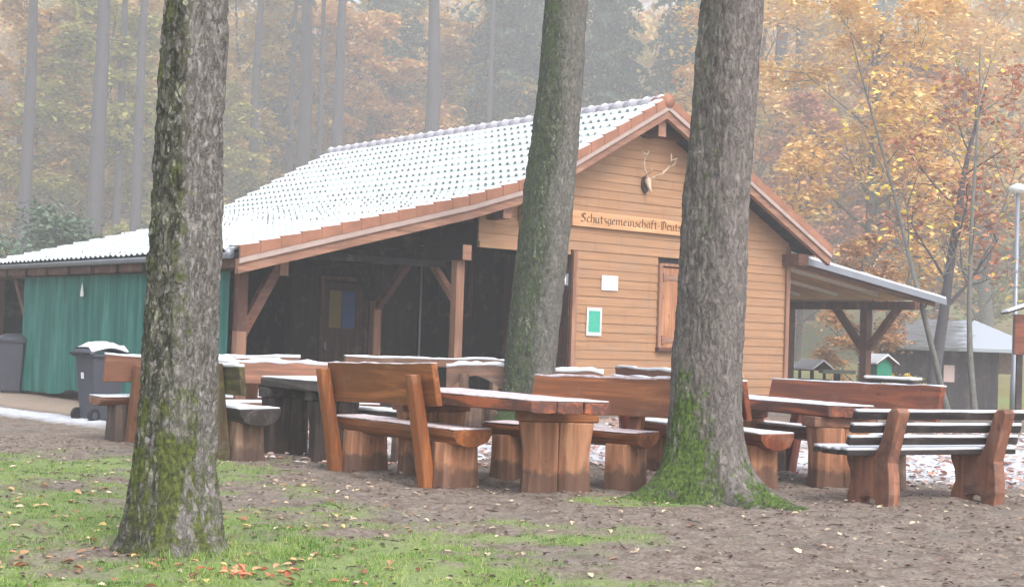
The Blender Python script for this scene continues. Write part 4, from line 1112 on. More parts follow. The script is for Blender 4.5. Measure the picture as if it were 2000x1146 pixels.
def bird_house(loc, rz, label, body, ground, wd=.42, hh=.34, opened=False, zoff=0):
    T = thing('bird_house', loc, label, 'bird house', rz)
    zt = ground
    g = G(); g.box((0, 0, zt / 2), (.1, .1, zt)); g.build('post', MAT['hutdark'], T)
    g = G(); g.box((0, 0, zt + .015), (wd + .1, wd + .1, .03)); g.build('floor', MAT['hutbrown'], T)
    if opened:
        for sx in (-1, 1):
            for sy in (-1, 1):
                g = G(); g.box((sx * wd * .42, sy * wd * .42, zt + .03 + hh / 2), (.05, .05, hh)); g.build('corner_post', MAT['hutbrown'], T)
    else:
        g = G(); g.box((0, 0, zt + .03 + hh / 2), (wd, wd, hh)); g.add([(-wd / 2, -wd / 2, zt + .031 + hh), (wd / 2, -wd / 2, zt + .031 + hh), (0, -wd / 2, zt + .03 + hh + .15), (-wd / 2, wd / 2, zt + .031 + hh), (wd / 2, wd / 2, zt + .031 + hh), (0, wd / 2, zt + .03 + hh + .15)], [(0, 1, 2), (5, 4, 3), (0, 2, 5, 3), (1, 4, 5, 2), (0, 3, 4, 1)])
        b = g.build('box', body, T)
        g = G(); g.box((0, -wd / 2 - .012, zt + .05), (wd * 1.02, .02, .05)); g.build('perch_rail', body, b)
    for sx in (-1, 1):
        g = G(); a = wd / 2 + .12; zz = zt + .03 + hh
        g.hexa([(0, -a, zz + .17), (sx * a, -a, zz - .03), (sx * a, a, zz - .03), (0, a, zz + .17), (0, -a, zz + .195), (sx * a, -a, zz - .005), (sx * a, a, zz - .005), (0, a, zz + .195)]); r_ = g.build('roof_panel', MAT['hutbrown'], T)
        g = G(); g.hexa([(0, -a, zz + .196), (sx * a, -a, zz - .004), (sx * a, a, zz - .004), (0, a, zz + .196), (0, -a * .97, zz + .235), (sx * a * .97, -a * .97, zz + .03), (sx * a * .97, a * .97, zz + .03), (0, a * .97, zz + .235)]); g.build('snow_cover', MAT['snow'], r_)
bird_house((8.35, 32.5, -.1), R(25), 'green bird house with a snowy roof on a post beside the canopy', plain('green_paint', srgb(44, 138, 112), .55, .15), .72)
bird_house((6.85, 32.5, -.05), R(35), 'open bird feeder with a snowy gable roof left of the canopy post', MAT['hutbrown'], .62, wd=.46, hh=.22, opened=True)
ft = thing('feeding_table', (7.3, 32.0, -.05), 'flat grey feeding table on a post beside the open bird feeder', 'table')
g = G(); g.box((0, 0, .4), (.12, .12, .8)); g.build('post', MAT['hutdark'], ft)
g = G(); g.box((0, 0, .84), (.72, .5, .08)); g.build('table_plate', plain('mossy_grey_plate', srgb(118, 126, 112), .8), ft)
# lamp post
lp = thing('street_lamp', (11.0, 31.3, -.1), 'thin grey lamp post at the right edge', 'lamp post')
g = G(); g.tube([(0, 0, 0), (0, 0, .9), (0, 0, .95), (0, 0, 5.0)], [.08, .075, .055, .045], 12); g.build('pole', MAT['zinc'], lp, True)
g = G(); g.tube([(0, 0, 4.92), (0, 0, 5.0), (0, 0, 5.08), (0, 0, 5.14)], [.05, .2, .18, .05], 14); g.build('lamp_head', MAT['white'], lp, True)
# information box at the right edge
ib = thing('notice_box', (9.42, 25.6, 0), 'orange brown wooden notice box with a snowy roof cut by the right edge', 'notice box', R(-8))
for x_ in (-.32, .5):
    g = G(); g.box((x_, 0, .7), (.1, .1, 1.4)); g.build('post', MAT['dark_z'], ib)
g = G(); g.box((.1, 0, 1.66), (1.05, .16, .72)); g.build('board', MAT['red_x'], ib, bevel=.01)
g = G(); g.hexa([(-.6, -.3, 2.02), (.1, -.3, 2.26), (.1, .3, 2.26), (-.6, .3, 2.02), (-.6, -.3, 2.05), (.1, -.3, 2.30), (.1, .3, 2.30), (-.6, .3, 2.05)])
g.hexa([(.1, -.3, 2.26), (.8, -.3, 2.02), (.8, .3, 2.02), (.1, .3, 2.26), (.1, -.3, 2.30), (.8, -.3, 2.05), (.8, .3, 2.05), (.1, .3, 2.30)]); r_ = g.build('roof', MAT['hutdark'], ib)
g = G(); g.hexa([(-.6, -.3, 2.052), (.1, -.3, 2.302), (.1, .3, 2.302), (-.6, .3, 2.052), (-.58, -.28, 2.09), (.1, -.28, 2.35), (.1, .28, 2.35), (-.58, .28, 2.09)])
g.hexa([(.1, -.3, 2.302), (.8, -.3, 2.052), (.8, .3, 2.052), (.1, .3, 2.302), (.1, -.28, 2.35), (.78, -.28, 2.09), (.78, .28, 2.09), (.1, .28, 2.35)]); g.build('snow_cover', MAT['snow'], r_)

# ------------------------------------------------------------------ big foreground trunks
def bark_mat(name, dark, mid, pale, lich, moss, mossdark, sc=1.0, patchy=1.0):
    m = NM(name, .85, .25)
    o = m.obj()
    v1 = m.vor(m.mapp((17 * sc, 17 * sc, 8 * sc), o), 1, 'DISTANCE_TO_EDGE')
    wob = m.noise(o, 9, 5, .65)
    warp = m.n('ShaderNodeVectorMath', operation='ADD')
    nz = m.n('ShaderNodeTexNoise'); nz.inputs['Scale'].default_value = 11 * sc; nz.inputs['Detail'].default_value = 4; m.l(o, nz.inputs['Vector'])
    scl = m.n('ShaderNodeVectorMath', operation='SCALE'); scl.inputs['Scale'].default_value = .11; m.l(nz.outputs['Color'], scl.inputs[0])
    m.l(o, warp.inputs[0]); m.l(scl.outputs[0], warp.inputs[1])
    wv = warp.outputs[0]
    edge = m.vor(m.mapp((20 * sc, 20 * sc, 8 * sc), wv), 1, 'DISTANCE_TO_EDGE')
    fine = m.noise(m.mapp((60, 60, 26), o), 1, 4, .7)
    big = m.noise(m.mapp((3.2, 3.2, 1.7), o), 1, 4, .6)
    side = m.attr('side')      # flank mixed towards the pale bark colour, with fewer lichen flecks
    na = m.noise(m.mapp((21 * sc, 21 * sc, 9 * sc), wv), 1, 5, .65)
    nb_ = m.noise(m.mapp((34 * sc, 34 * sc, 15 * sc), wv, (3, 1, 7)), 1, 5, .65)
    nc = m.noise(m.mapp((30 * sc, 30 * sc, 8 * sc), wv, (8, 2, 1)), 1, 5, .65)
    crack = m.math('ABSOLUTE', m.math('SUBTRACT', nc, .5))
    base = m.mix(m.step(na, .44, .56), dark, mid)
    base = m.mix(m.math('MULTIPLY', m.step(nb_, .53, .60), .7 * patchy), base, pale)
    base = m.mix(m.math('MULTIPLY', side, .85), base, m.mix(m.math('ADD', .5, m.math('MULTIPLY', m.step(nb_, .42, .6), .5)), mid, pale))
    base = m.mix(m.math('MULTIPLY', m.step(fine, .5, .75), .28), base, m.mix(.5, dark, (.01, .01, .01, 1)))
    base = m.mix(m.math('MULTIPLY', m.math('MULTIPLY', m.step(crack, .045, .0), m.step(na, .75, .4)), .85), base, m.mix(.6, dark, (.008, .007, .006, 1)))
    base = m.mix(m.math('MULTIPLY', m.step(edge, .05, .0), .25), base, m.mix(.6, dark, (.008, .007, .006, 1)))
    # lichen crust: separate, pale, rounded flecks
    lv = m.vor(m.mapp((26, 26, 15), wv), 1, 'F1')
    lm = m.math('MULTIPLY', m.step(lv, .40, .28), m.step(m.noise(m.mapp((6, 6, 4), o), 1, 4, .6), .50, .62))
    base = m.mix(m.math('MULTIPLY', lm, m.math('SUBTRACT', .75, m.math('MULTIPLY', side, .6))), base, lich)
    ms = m.math('ADD', m.attr('moss'), m.math('MULTIPLY', m.math('SUBTRACT', m.noise(m.mapp((11, 11, 7), o), 1, 6, .75), .5), 2.4))
    mc = m.mix(m.step(m.noise(m.mapp((40, 40, 30), o), 1, 4, .7), .35, .65), mossdark, moss)
    base = m.mix(m.math('MULTIPLY', m.step(ms, .38, .72), .92), base, mc)
    m.color(base)
    h = m.math('ADD', m.math('MULTIPLY', m.step(crack, 0, .09), .6), m.math('ADD', m.math('MULTIPLY', na, 1.2), m.math('MULTIPLY', fine, .6)))
    m.bump(h, .8, .018)
    return m.m

def big_trunk(name, base, label, zs, cxs, cys, rs, lobes, mat, side_dir, moss_fn, seed, nth=200, nz=560, ztop=9.5, amp=.016, rough=1.0, rscale=1.0):
    """trunk surface: centre line and radius given by height, root lobes (angle, amount, angular width, height)"""
    th = np.linspace(0, 2 * np.pi, nth, endpoint=False)
    zz = np.concatenate([np.linspace(-.25, 4.6, nz), np.linspace(4.7, ztop, 50)])
    TH, ZZ = np.meshgrid(th, zz)
    cx = np.interp(ZZ, zs, cxs); cy = np.interp(ZZ, zs, cys); r = np.interp(ZZ, zs, rs)
    for (a, am, wd, ht) in lobes:
        d = np.angle(np.exp(1j * (TH - a)))
        zpos = np.clip(ZZ, 0, None)
        wd_ = wd * (1 + .5 * np.clip(zpos / ht, 0, 2))
        r = r + am * np.exp(-(d / wd_) ** 2) * np.exp(-zpos / ht) * (1.0 + .25 * np.exp(-np.clip(ZZ, 0, None) * 40))
    r = r * (1 + .035 * np.cos(3 * TH + ZZ * .7 + seed) + .02 * np.cos(5 * TH - ZZ * 1.1))
    r = r * rscale
    X_, Y_ = np.cos(TH), np.sin(TH)
    n1 = fbm(X_ * 2.2 + 9, Y_ * 2.2 + seed, ZZ * 1.6, seed, 3) - .5
    ridg = np.abs(fbm(X_ * 6.5 + 3 + seed, Y_ * 6.5, ZZ * 5.0, seed + 3, 3) - .5) * 2
    n3 = fbm(X_ * 22, Y_ * 22, ZZ * 22, seed + 5, 2) - .5
    r = r + n1 * .05 * rough + (np.clip(ridg, 0, .35) / .35 - .6) * amp + n3 * amp * .7
    V = np.stack([cx + r * X_, cy + r * Y_, ZZ], -1)
    ns = len(zz)
    ii = np.arange(ns * nth).reshape(ns, nth); jj = np.roll(ii, -1, 1)
    F = np.stack([ii[:-1], jj[:-1], jj[1:], ii[1:]], -1).reshape(-1, 4)
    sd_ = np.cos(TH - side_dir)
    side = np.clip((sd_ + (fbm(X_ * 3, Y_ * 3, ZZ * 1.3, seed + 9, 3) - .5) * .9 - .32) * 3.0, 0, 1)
    moss = moss_fn(TH, ZZ, X_, Y_)
    T = thing(name, (base[0], base[1], 0), label, 'tree')
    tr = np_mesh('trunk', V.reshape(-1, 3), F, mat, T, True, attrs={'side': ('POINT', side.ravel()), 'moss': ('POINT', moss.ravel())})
    return T

bA = bark_mat('lichen_bark', srgb(58, 58, 48), srgb(94, 93, 80), srgb(146, 139, 138), srgb(168, 168, 144), srgb(98, 108, 44), srgb(52, 58, 28), .95)
bB = bark_mat('grey_brown_bark', srgb(94, 88, 84), srgb(115, 108, 103), srgb(132, 124, 120), srgb(142, 146, 128), srgb(88, 114, 38), srgb(36, 50, 20), .75, .6)
bC = bark_mat('green_grey_bark', srgb(58, 64, 50), srgb(84, 90, 72), srgb(134, 126, 122), srgb(142, 154, 124), srgb(78, 96, 48), srgb(46, 60, 34), 1.0, .5)
S = math.pi
def mossA(TH, ZZ, X_, Y_):
    n = fbm(X_ * 2, Y_ * 2, ZZ * 1.2, 71, 3)
    return np.clip(1.1 - ZZ * 1.15, 0, .62) * .8 + .34 * (n > .52) * (np.cos(TH - R(215)) > -.2) + .05
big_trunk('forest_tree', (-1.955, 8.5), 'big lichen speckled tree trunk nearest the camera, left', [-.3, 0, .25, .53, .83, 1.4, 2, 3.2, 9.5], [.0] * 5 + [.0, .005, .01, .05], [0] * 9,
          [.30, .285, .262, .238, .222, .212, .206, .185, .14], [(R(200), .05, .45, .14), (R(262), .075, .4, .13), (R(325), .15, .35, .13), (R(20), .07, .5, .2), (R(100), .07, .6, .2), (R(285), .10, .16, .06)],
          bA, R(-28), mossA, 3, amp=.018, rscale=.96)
def mossB(TH, ZZ, X_, Y_):
    n = fbm(X_ * 2, Y_ * 2, ZZ * 1.2, 72, 3)
    left = np.clip(np.cos(TH - R(205)), 0, 1)
    right = np.exp(-((np.angle(np.exp(1j * (TH - R(318))))) / .42) ** 2)
    return np.clip(1.25 - ZZ * .95, 0, 1) * np.clip(left * .8 + .12, 0, .8) + np.clip(.95 - ZZ * 1.7, 0, 1) * right * .9 + .30 * (n > .55) * left + .0
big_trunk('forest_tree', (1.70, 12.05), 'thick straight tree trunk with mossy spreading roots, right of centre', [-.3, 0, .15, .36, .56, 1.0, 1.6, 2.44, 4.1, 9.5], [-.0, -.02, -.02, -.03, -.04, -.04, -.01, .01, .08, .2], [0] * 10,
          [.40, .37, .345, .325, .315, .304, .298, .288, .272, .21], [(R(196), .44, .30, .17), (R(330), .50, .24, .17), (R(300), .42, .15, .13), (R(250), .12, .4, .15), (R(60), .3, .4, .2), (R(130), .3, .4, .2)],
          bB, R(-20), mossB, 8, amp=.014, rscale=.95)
def mossC(TH, ZZ, X_, Y_):
    left = np.clip(np.cos(TH - R(195)) + .35, 0, 1)
    return left * .48 + np.clip(1 - ZZ * 2.2, 0, 1) * .8
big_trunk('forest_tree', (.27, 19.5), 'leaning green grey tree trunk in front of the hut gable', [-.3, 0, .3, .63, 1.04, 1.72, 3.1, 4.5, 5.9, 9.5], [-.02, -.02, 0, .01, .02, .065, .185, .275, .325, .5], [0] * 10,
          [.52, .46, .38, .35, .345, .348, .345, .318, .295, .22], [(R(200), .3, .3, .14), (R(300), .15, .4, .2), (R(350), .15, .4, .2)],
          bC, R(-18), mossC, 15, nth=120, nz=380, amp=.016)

# ------------------------------------------------------------------ leafy trees
def leaf_mat(name, cols, trans=.25):
    m = NM(name, .7, .2)
    t = m.attr('tone')
    c = m.ramp(t, cols)
    oi = m.n('ShaderNodeObjectInfo')
    hsv = m.n('ShaderNodeHueSaturation'); m.l(c, hsv.inputs['Color'])
    hsv.inputs['Hue'].default_value = .5
    mr = m.n('ShaderNodeMapRange'); mr.inputs[3].default_value = .485; mr.inputs[4].default_value = .515; m.l(oi.outputs['Random'], mr.inputs[0]); m.l(mr.outputs[0], hsv.inputs['Hue'])
    m.color(hsv.outputs[0])
    tr = m.n('ShaderNodeBsdfTranslucent'); m.l(hsv.outputs[0], tr.inputs['Color'])
    mx = m.n('ShaderNodeMixShader'); mx.inputs[0].default_value = trans
    m.l(m.b.outputs[0], mx.inputs[1]); m.l(tr.outputs[0], mx.inputs[2]); m.l(mx.outputs[0], m.o.inputs['Surface'])
    return m.m
L_OR = leaf_mat('orange_leaves', [(.05, srgb(206, 154, 92)), (.35, srgb(232, 190, 116)), (.65, srgb(240, 210, 136)), (.95, srgb(240, 224, 160))])
L_YE = leaf_mat('ochre_leaves', [(.05, srgb(176, 144, 74)), (.4, srgb(220, 184, 98)), (.7, srgb(232, 206, 120)), (.95, srgb(234, 216, 146))])
L_OL = leaf_mat('olive_leaves', [(.05, srgb(124, 124, 66)), (.4, srgb(176, 168, 90)), (.7, srgb(202, 188, 108)), (.95, srgb(216, 196, 122))])
L_CO = leaf_mat('copper_leaves', [(.05, srgb(140, 92, 68)), (.5, srgb(194, 138, 102)), (.95, srgb(218, 172, 134))])
L_YL = leaf_mat('yellow_leaves', [(.05, srgb(196, 160, 60)), (.5, srgb(224, 196, 84)), (.95, srgb(232, 216, 120))])
L_GR = leaf_mat('dark_needles', [(.05, srgb(44, 62, 50)), (.5, srgb(74, 96, 78)), (.95, srgb(112, 130, 108))], .15)
B_GR = plain('beech_bark', srgb(112, 110, 104), .85, .4, 9)
B_DK = plain('spruce_bark', srgb(90, 86, 90), .9, .35, 14)
B_BR = plain('dark_branch_bark', srgb(72, 60, 54), .9, .3, 14)

def leaf_quads(C, size, rs, flat=.5, tone=None):
    """diamond leaves at centres C"""
    n = len(C)
    N = rs.normal(size=(n, 3)); N[:, 2] = np.abs(N[:, 2]) + flat * 2; N /= np.linalg.norm(N, axis=1)[:, None]
    A = rs.normal(size=(n, 3)); A -= (A * N).sum(1)[:, None] * N; A /= np.linalg.norm(A, axis=1)[:, None]
    Bv = np.cross(N, A)
    s = size * rs.uniform(.6, 1.35, n)[:, None]
    V = np.stack([C - A * s, C - Bv * s * .62 + N * s * .12, C + A * s, C + Bv * s * .62 + N * s * .12], 1).reshape(-1, 3)
    F = np.arange(4 * n).reshape(n, 4)
    t = np.repeat(np.clip(tone + rs.normal(0, .13, n), 0, 1), 4)
    return V, F, t

def make_leafy(name, seed, H, r0, base_f, spread, n_limb, n_leaf, leaf_s, lmat, bmat, up=.9, stems=1, label='', cat='tree', flat=.8, clump=.42, loc=(0, 0, 0)):
    rs = np.random.RandomState(seed); rr_ = random.Random(seed)
    g = G(); tips = []
    def curve(p, d, L, n, wob, lift=0.0):
        pts = [Vector(p)]; d = Vector(d).normalized()
        for i in range(n):
            d = (d + Vector((rr_.gauss(0, wob), rr_.gauss(0, wob), rr_.gauss(0, wob * .6) + lift))).normalized()
            pts.append(pts[-1] + d * (L / n))
        return pts
    def branch(p, d, L, r, lvl):
        n = 6 if lvl < 2 else 4
        pts = curve(p, d, L, n, .16 if lvl else .07, .03)
        g.tube(pts, [r * (1 - .8 * i / n) for i in range(n + 1)], 6 if lvl < 1 else 4 if lvl < 2 else 3, caps=False)
        if lvl >= 1: tips.extend([(q, lvl) for q in pts[(2 if lvl == 1 else 1):]])
        if lvl < 3:
            k = (5, 4, 3)[lvl] if lvl else 5
            for j in range(k):
                t = rr_.uniform(.3, .98); i = min(int(t * n), n - 1); q = pts[i].lerp(pts[i + 1], t * n - i)
                dd = (pts[i + 1] - pts[i]).normalized()
                a = Vector((rr_.gauss(0, 1), rr_.gauss(0, 1), rr_.gauss(0, .45)))
                a = (a - dd * a.dot(dd)).normalized()
                branch(q, dd * .75 + a * .8, L * rr_.uniform(.35, .6) * (1.1 - t * .4), r * .45, lvl + 1)
    for s_ in range(stems):
        d0 = (rr_.gauss(0, .05 + .16 * (stems > 1)), rr_.gauss(0, .05 + .16 * (stems > 1)), 1)
        tp = curve((rr_.gauss(0, .12) * (stems > 1), rr_.gauss(0, .12) * (stems > 1), -.3), d0, H * .92, 10, .035, .02)
        g.tube(tp, [r0 * (1.25 if i == 0 else 1) * (1 - .85 * i / 10) for i in range(11)], 9, caps=False)
        for k in range(n_limb):
            f = base_f + (1 - base_f) * (k + rr_.random() * .7) / n_limb * .98
            i = min(int(f * 10), 9); q = tp[i].lerp(tp[i + 1], f * 10 - i)
            az = k * 2.4 + rr_.uniform(-.4, .4)
            el = up * rr_.uniform(.7, 1.2)
            L = spread * (1.0 - .55 * (f - base_f) / (1 - base_f)) * rr_.uniform(.75, 1.15)
            branch(q, (math.cos(az), math.sin(az), el), L, r0 * .36 * (1.15 - f), 0 if L > 1.2 else 1)
    T = thing(name, loc, label, cat)
    g.build('trunk', bmat, T, True)
    P = np.array([tuple(t[0]) for t in tips])
    if n_leaf:
        # sprays: choose a share of the tips and hang leaf sprays there
        k = max(20, int(len(P) * .62)); sel = rs.choice(len(P), k, replace=False); ctr = P[sel]
        tone_c = np.clip(rs.normal(.5, .2, k) + (ctr[:, 2] / H - .6) * .25, 0, 1)
        w_ = rs.gamma(1.6, 1, k); w_ /= w_.sum()
        ci = rs.choice(k, n_leaf, p=w_)
        off = rs.normal(size=(n_leaf, 3)) * np.array([clump, clump, clump * .30]) * rs.uniform(.5, 1.1, k)[ci][:, None]
        C = ctr[ci] + off; C[:, 2] -= (off[:, 0] ** 2 + off[:, 1] ** 2) * .25
        V, F, t = leaf_quads(C, leaf_s, rs, flat, tone_c[ci])
        np_mesh('crown', V, F, lmat, T, False, attrs={'tone': ('POINT', t)})
    return T

def make_spruce(name, seed, H, r0, base_f, spread, n_leaf, label, loc, dense=1.0):
    rs = np.random.RandomState(seed); rr_ = random.Random(seed); g = G()
    pts = [(rr_.gauss(0, .02) * i * .3, rr_.gauss(0, .02) * i * .3, -.4 + (H + .4) * i / 12) for i in range(13)]
    g.tube(pts, [r0 * (1.2 if i == 0 else 1) * (1 - .78 * i / 12) for i in range(13)], 12, caps=False)
    for k in range(26):                                  # dead stubs below the crown
        z = H * rr_.uniform(.08, base_f); a = rr_.uniform(0, 6.28); L = rr_.uniform(.3, 1.6)
        g.tube([(0, 0, z), (math.cos(a) * L * .5, math.sin(a) * L * .5, z - .02), (math.cos(a) * L, math.sin(a) * L, z - .12 + rr_.uniform(-.2, .15))], [.022, .015, .006], 4, caps=False)
    C = []; tn = []
    nb = int(70 * dense)
    for k in range(nb):
        f = base_f + (1 - base_f) * (k / nb) ** .9; z = H * f; a = k * 2.4 + rr_.uniform(-.3, .3)
        L = spread * (1 - (f - base_f) / (1 - base_f) * .9) * rr_.uniform(.7, 1.1)
        q = []
        for i in range(6):
            t = i / 5; q.append((math.cos(a) * L * t, math.sin(a) * L * t, z + .12 * L * t - .42 * L * t * t))
        g.tube(q, [.035 * (1 - .8 * i / 5) for i in range(6)], 4, caps=False)
        m_ = int(n_leaf / nb * (.4 + L / spread)); t = rs.uniform(.15, 1.03, m_)
        sp = rs.normal(0, 1, m_) * (.05 + .16 * L * (1 - np.abs(t - .55)))
        zz = z + .12 * L * t - .42 * L * t * t - np.abs(rs.normal(0, .22, m_)) + .03
        C.append(np.stack([math.cos(a) * L * t - math.sin(a) * sp, math.sin(a) * L * t + math.cos(a) * sp, zz], -1)); tn.append(np.full(m_, rr_.uniform(.15, .8)))
    C = np.concatenate(C); tn = np.concatenate(tn)
    T = thing(name, loc, label, 'tree'); g.build('trunk', B_DK, T, True)
    V, F, t = leaf_quads(C, .13, rs, .0, tn)
    np_mesh('crown', V, F, L_GR, T, False, attrs={'tone': ('POINT', t)})
    return T
gz = lambda x, y: float(ground_z(x, y))
def spot(x, y): return (x * FS, y * FS, gz(x * FS, y * FS) - .3)
# bare tall trunks of the spruce stand; crowns start above the picture
TR = make_spruce('spruce_tree', 1, 21, .30, .76, 3.4, 5000, 'tall straight trunk left of the left big trunk, leftmost of the stand', spot(-17.1, 50))
TR.scale = (.9 * FS, .9 * FS, FS)
def stand(x, y, r, label, rz):
    c = copy_tree(TR, spot(x, y), rz, 1, label)
    c.scale = (r / .27 * FS, r / .27 * FS, FS * (1.0 + (rz % 1) * .12)); return c
stand(-12.9, 44, .27, 'tall straight dark trunk, second from the left behind the hut roof', .7)
stand(-15.3, 55, .17, 'thinner brown trunk between the two straight trunks behind the left roof end', 1.9)
stand(-13.25, 50, .20, 'tall straight trunk just left of the nearest big trunk', 3.1)
stand(-11.4, 62, .23, 'slim pale trunk just right of the nearest big trunk, behind the roof', 4.0)
stand(-11.1, 70, .19, 'thin twiggy trunk left of the widest pale trunk behind the roof', 5.2)
stand(-9.85, 66, .40, 'widest pale hazy trunk left of the dark one at the ridge end', .4)
stand(-7.05, 56, .26, 'dark straight trunk right at the far ridge end', 2.2)
stand(-3.72, 62, .40, 'wide pale hazy trunk above the middle of the roof ridge', 1.2)
stand(-1.4, 70, .18, 'thin hazy trunk left of the leaning middle trunk', 2.9)
stand(10.6, 58, .38, 'wide hazy blue grey trunk right of the right big trunk', 3.7)
stand(11.75, 60, .26, 'narrower hazy trunk beside the wide blue grey one', 4.6)
stand(-17.6, 60, .10, 'thin brown trunk between the leftmost trunk and the second from the left', 5.5)
stand(17.3, 64, .24, 'hazy straight trunk behind the orange tree on the right', 1.6)
stand(-8.3, 60, .14, 'thin trunk beside the dark trunk at the far ridge end', .1)
stand(-20.9, 60, .12, 'thin brown trunk at the left edge of the picture', 3.3)

# low-crowned spruces, hazy green
SPR = make_spruce('spruce_tree', 5, 20, .25, .16, 3.6, 17000, 'hazy dark green spruce behind the leaning middle trunk', spot(4.3, 68), 1.6)
SPR.scale = (FS, FS, FS)
for i, (x, y, s_, lb) in enumerate((( -.4, 74, 1.1, 'hazy green spruce behind the roof ridge, left of the leaning trunk'), (-12.6, 78, 1.05, 'pale hazy spruce above the left roof end'),
                                    (8.4, 72, 1.05, 'hazy dark spruce between the right big trunk and the ridge top'), (-7.4, 82, 1.1, 'hazy spruce behind the dark trunk at the ridge end'),
                                    (12.5, 84, 1.1, 'pale spruce far behind the orange tree'), (1.6, 86, 1.15, 'far pale spruce behind the roof ridge'))):
    copy_tree(SPR, spot(x, y), i * 1.3, s_ * FS, lb)
# bush at the left end of the roof
def bush(name, loc, rx, rz_, n, size, mat, label, seed, cat='bush', tone=.5):
    rs = np.random.RandomState(seed); T = thing(name, loc, label, cat)
    k = 60; ctr = rs.normal(size=(k, 3)); ctr /= np.linalg.norm(ctr, axis=1)[:, None]; ctr *= rs.uniform(.4, 1, k)[:, None] ** .5
    ctr = ctr * np.array([rx, rx * .8, rz_ / 2]) + np.array([0, 0, rz_ / 2])
    ci = rs.randint(0, k, n); C = ctr[ci] + rs.normal(size=(n, 3)) * np.array([.22, .22, .12]) * rx * .5
    C = C[C[:, 2] > .05]; tn = np.clip(rs.normal(tone, .2, k), 0, 1)[ci][:len(C)]
    V, F, t = leaf_quads(C, size, rs, .4, tn)
    g = G(); rr_ = random.Random(seed)
    for i in range(9):
        e = ctr[rr_.randrange(k)]; g.tube([(rr_.uniform(-.1, .1), rr_.uniform(-.1, .1), -.1), (e[0] * .4, e[1] * .4, e[2] * .55), tuple(e)], [.03, .02, .006], 5, caps=False)
    g.build('stem', B_BR, T, True); np_mesh('foliage', V, F, mat, T, False, attrs={'tone': ('POINT', t)})
    return T
bush('evergreen_bush', (-18.2, 55, 0), 3.8, 5.6, 11000, .12, L_GR, 'blue green evergreen bush behind the left end of the roof', 4, tone=.75)
bush('evergreen_bush', (-13.2, 33.5, 0), 1.5, 2.3, 4000, .08, L_GR, 'dark evergreen bush under the left end of the gutter', 6, tone=.6)
bush('yellow_bush', (9.5, 35.5, -.2), .8, .95, 900, .07, L_YL, 'low yellow leaved bush behind the green bird house', 9)
bush('yellow_bush', (6.85, 38.0, -.3), .6, 2.0, 420, .08, L_YL, 'loose yellow green bush seen through the canopy', 12, tone=.3)

# autumn trees
OA = make_leafy('orange_tree', 21, 12.5, .24, .22, 4.3, 15, 12000, .105, L_OR, B_GR, 1.0, label='big orange autumn tree with fanning grey limbs, right of the gable', loc=(14.6, 59, gz(14.6, 59) - .3)); OA.scale = (1.45, 1.45, 1.45)
OB = make_leafy('orange_tree', 33, 15, .2, .18, 4.2, 15, 15000, .16, L_OR, B_BR, .6, label='orange tree above the middle of the roof ridge', loc=spot(-6.2, 74)); OB.scale = (FS, FS, FS)
YA = make_leafy('ochre_tree', 44, 15, .2, .12, 4.6, 15, 17000, .17, L_YE, B_BR, .6, label='ochre tree between the trunks on the far left', loc=spot(-15.4, 62)); YA.scale = (FS, FS, FS)
LA = make_leafy('olive_tree', 52, 13, .18, .08, 4.2, 15, 16000, .15, L_OL, B_BR, .6, label='olive green tree low behind the left roof end', loc=spot(-16.8, 56)); LA.scale = (FS, FS, FS)
CA = make_leafy('copper_tree', 63, 12, .16, .1, 3.6, 14, 9000, .14, L_CO, B_BR, .8, label='sparse copper leaved tree behind the canopy', loc=spot(13.2, 50)); CA.scale = (FS, FS, FS)
SA = make_leafy('sapling', 71, 9.5, .075, .25, 2.2, 9, 260, .08, L_YL, B_GR, 1.7, stems=2, label='slim upright sapling in front of the far shed', loc=(9.65, 30.6, -.1))
make_leafy('forest_tree', 83, 9.0, .17, .30, 2.8, 9, 1800, .09, L_CO, B_DK, 1.0, label='leaning dark tree with a few copper leaves before the far shed', loc=(10.05, 34.2, -.1)).rotation_euler = (R(2), R(8), 0)
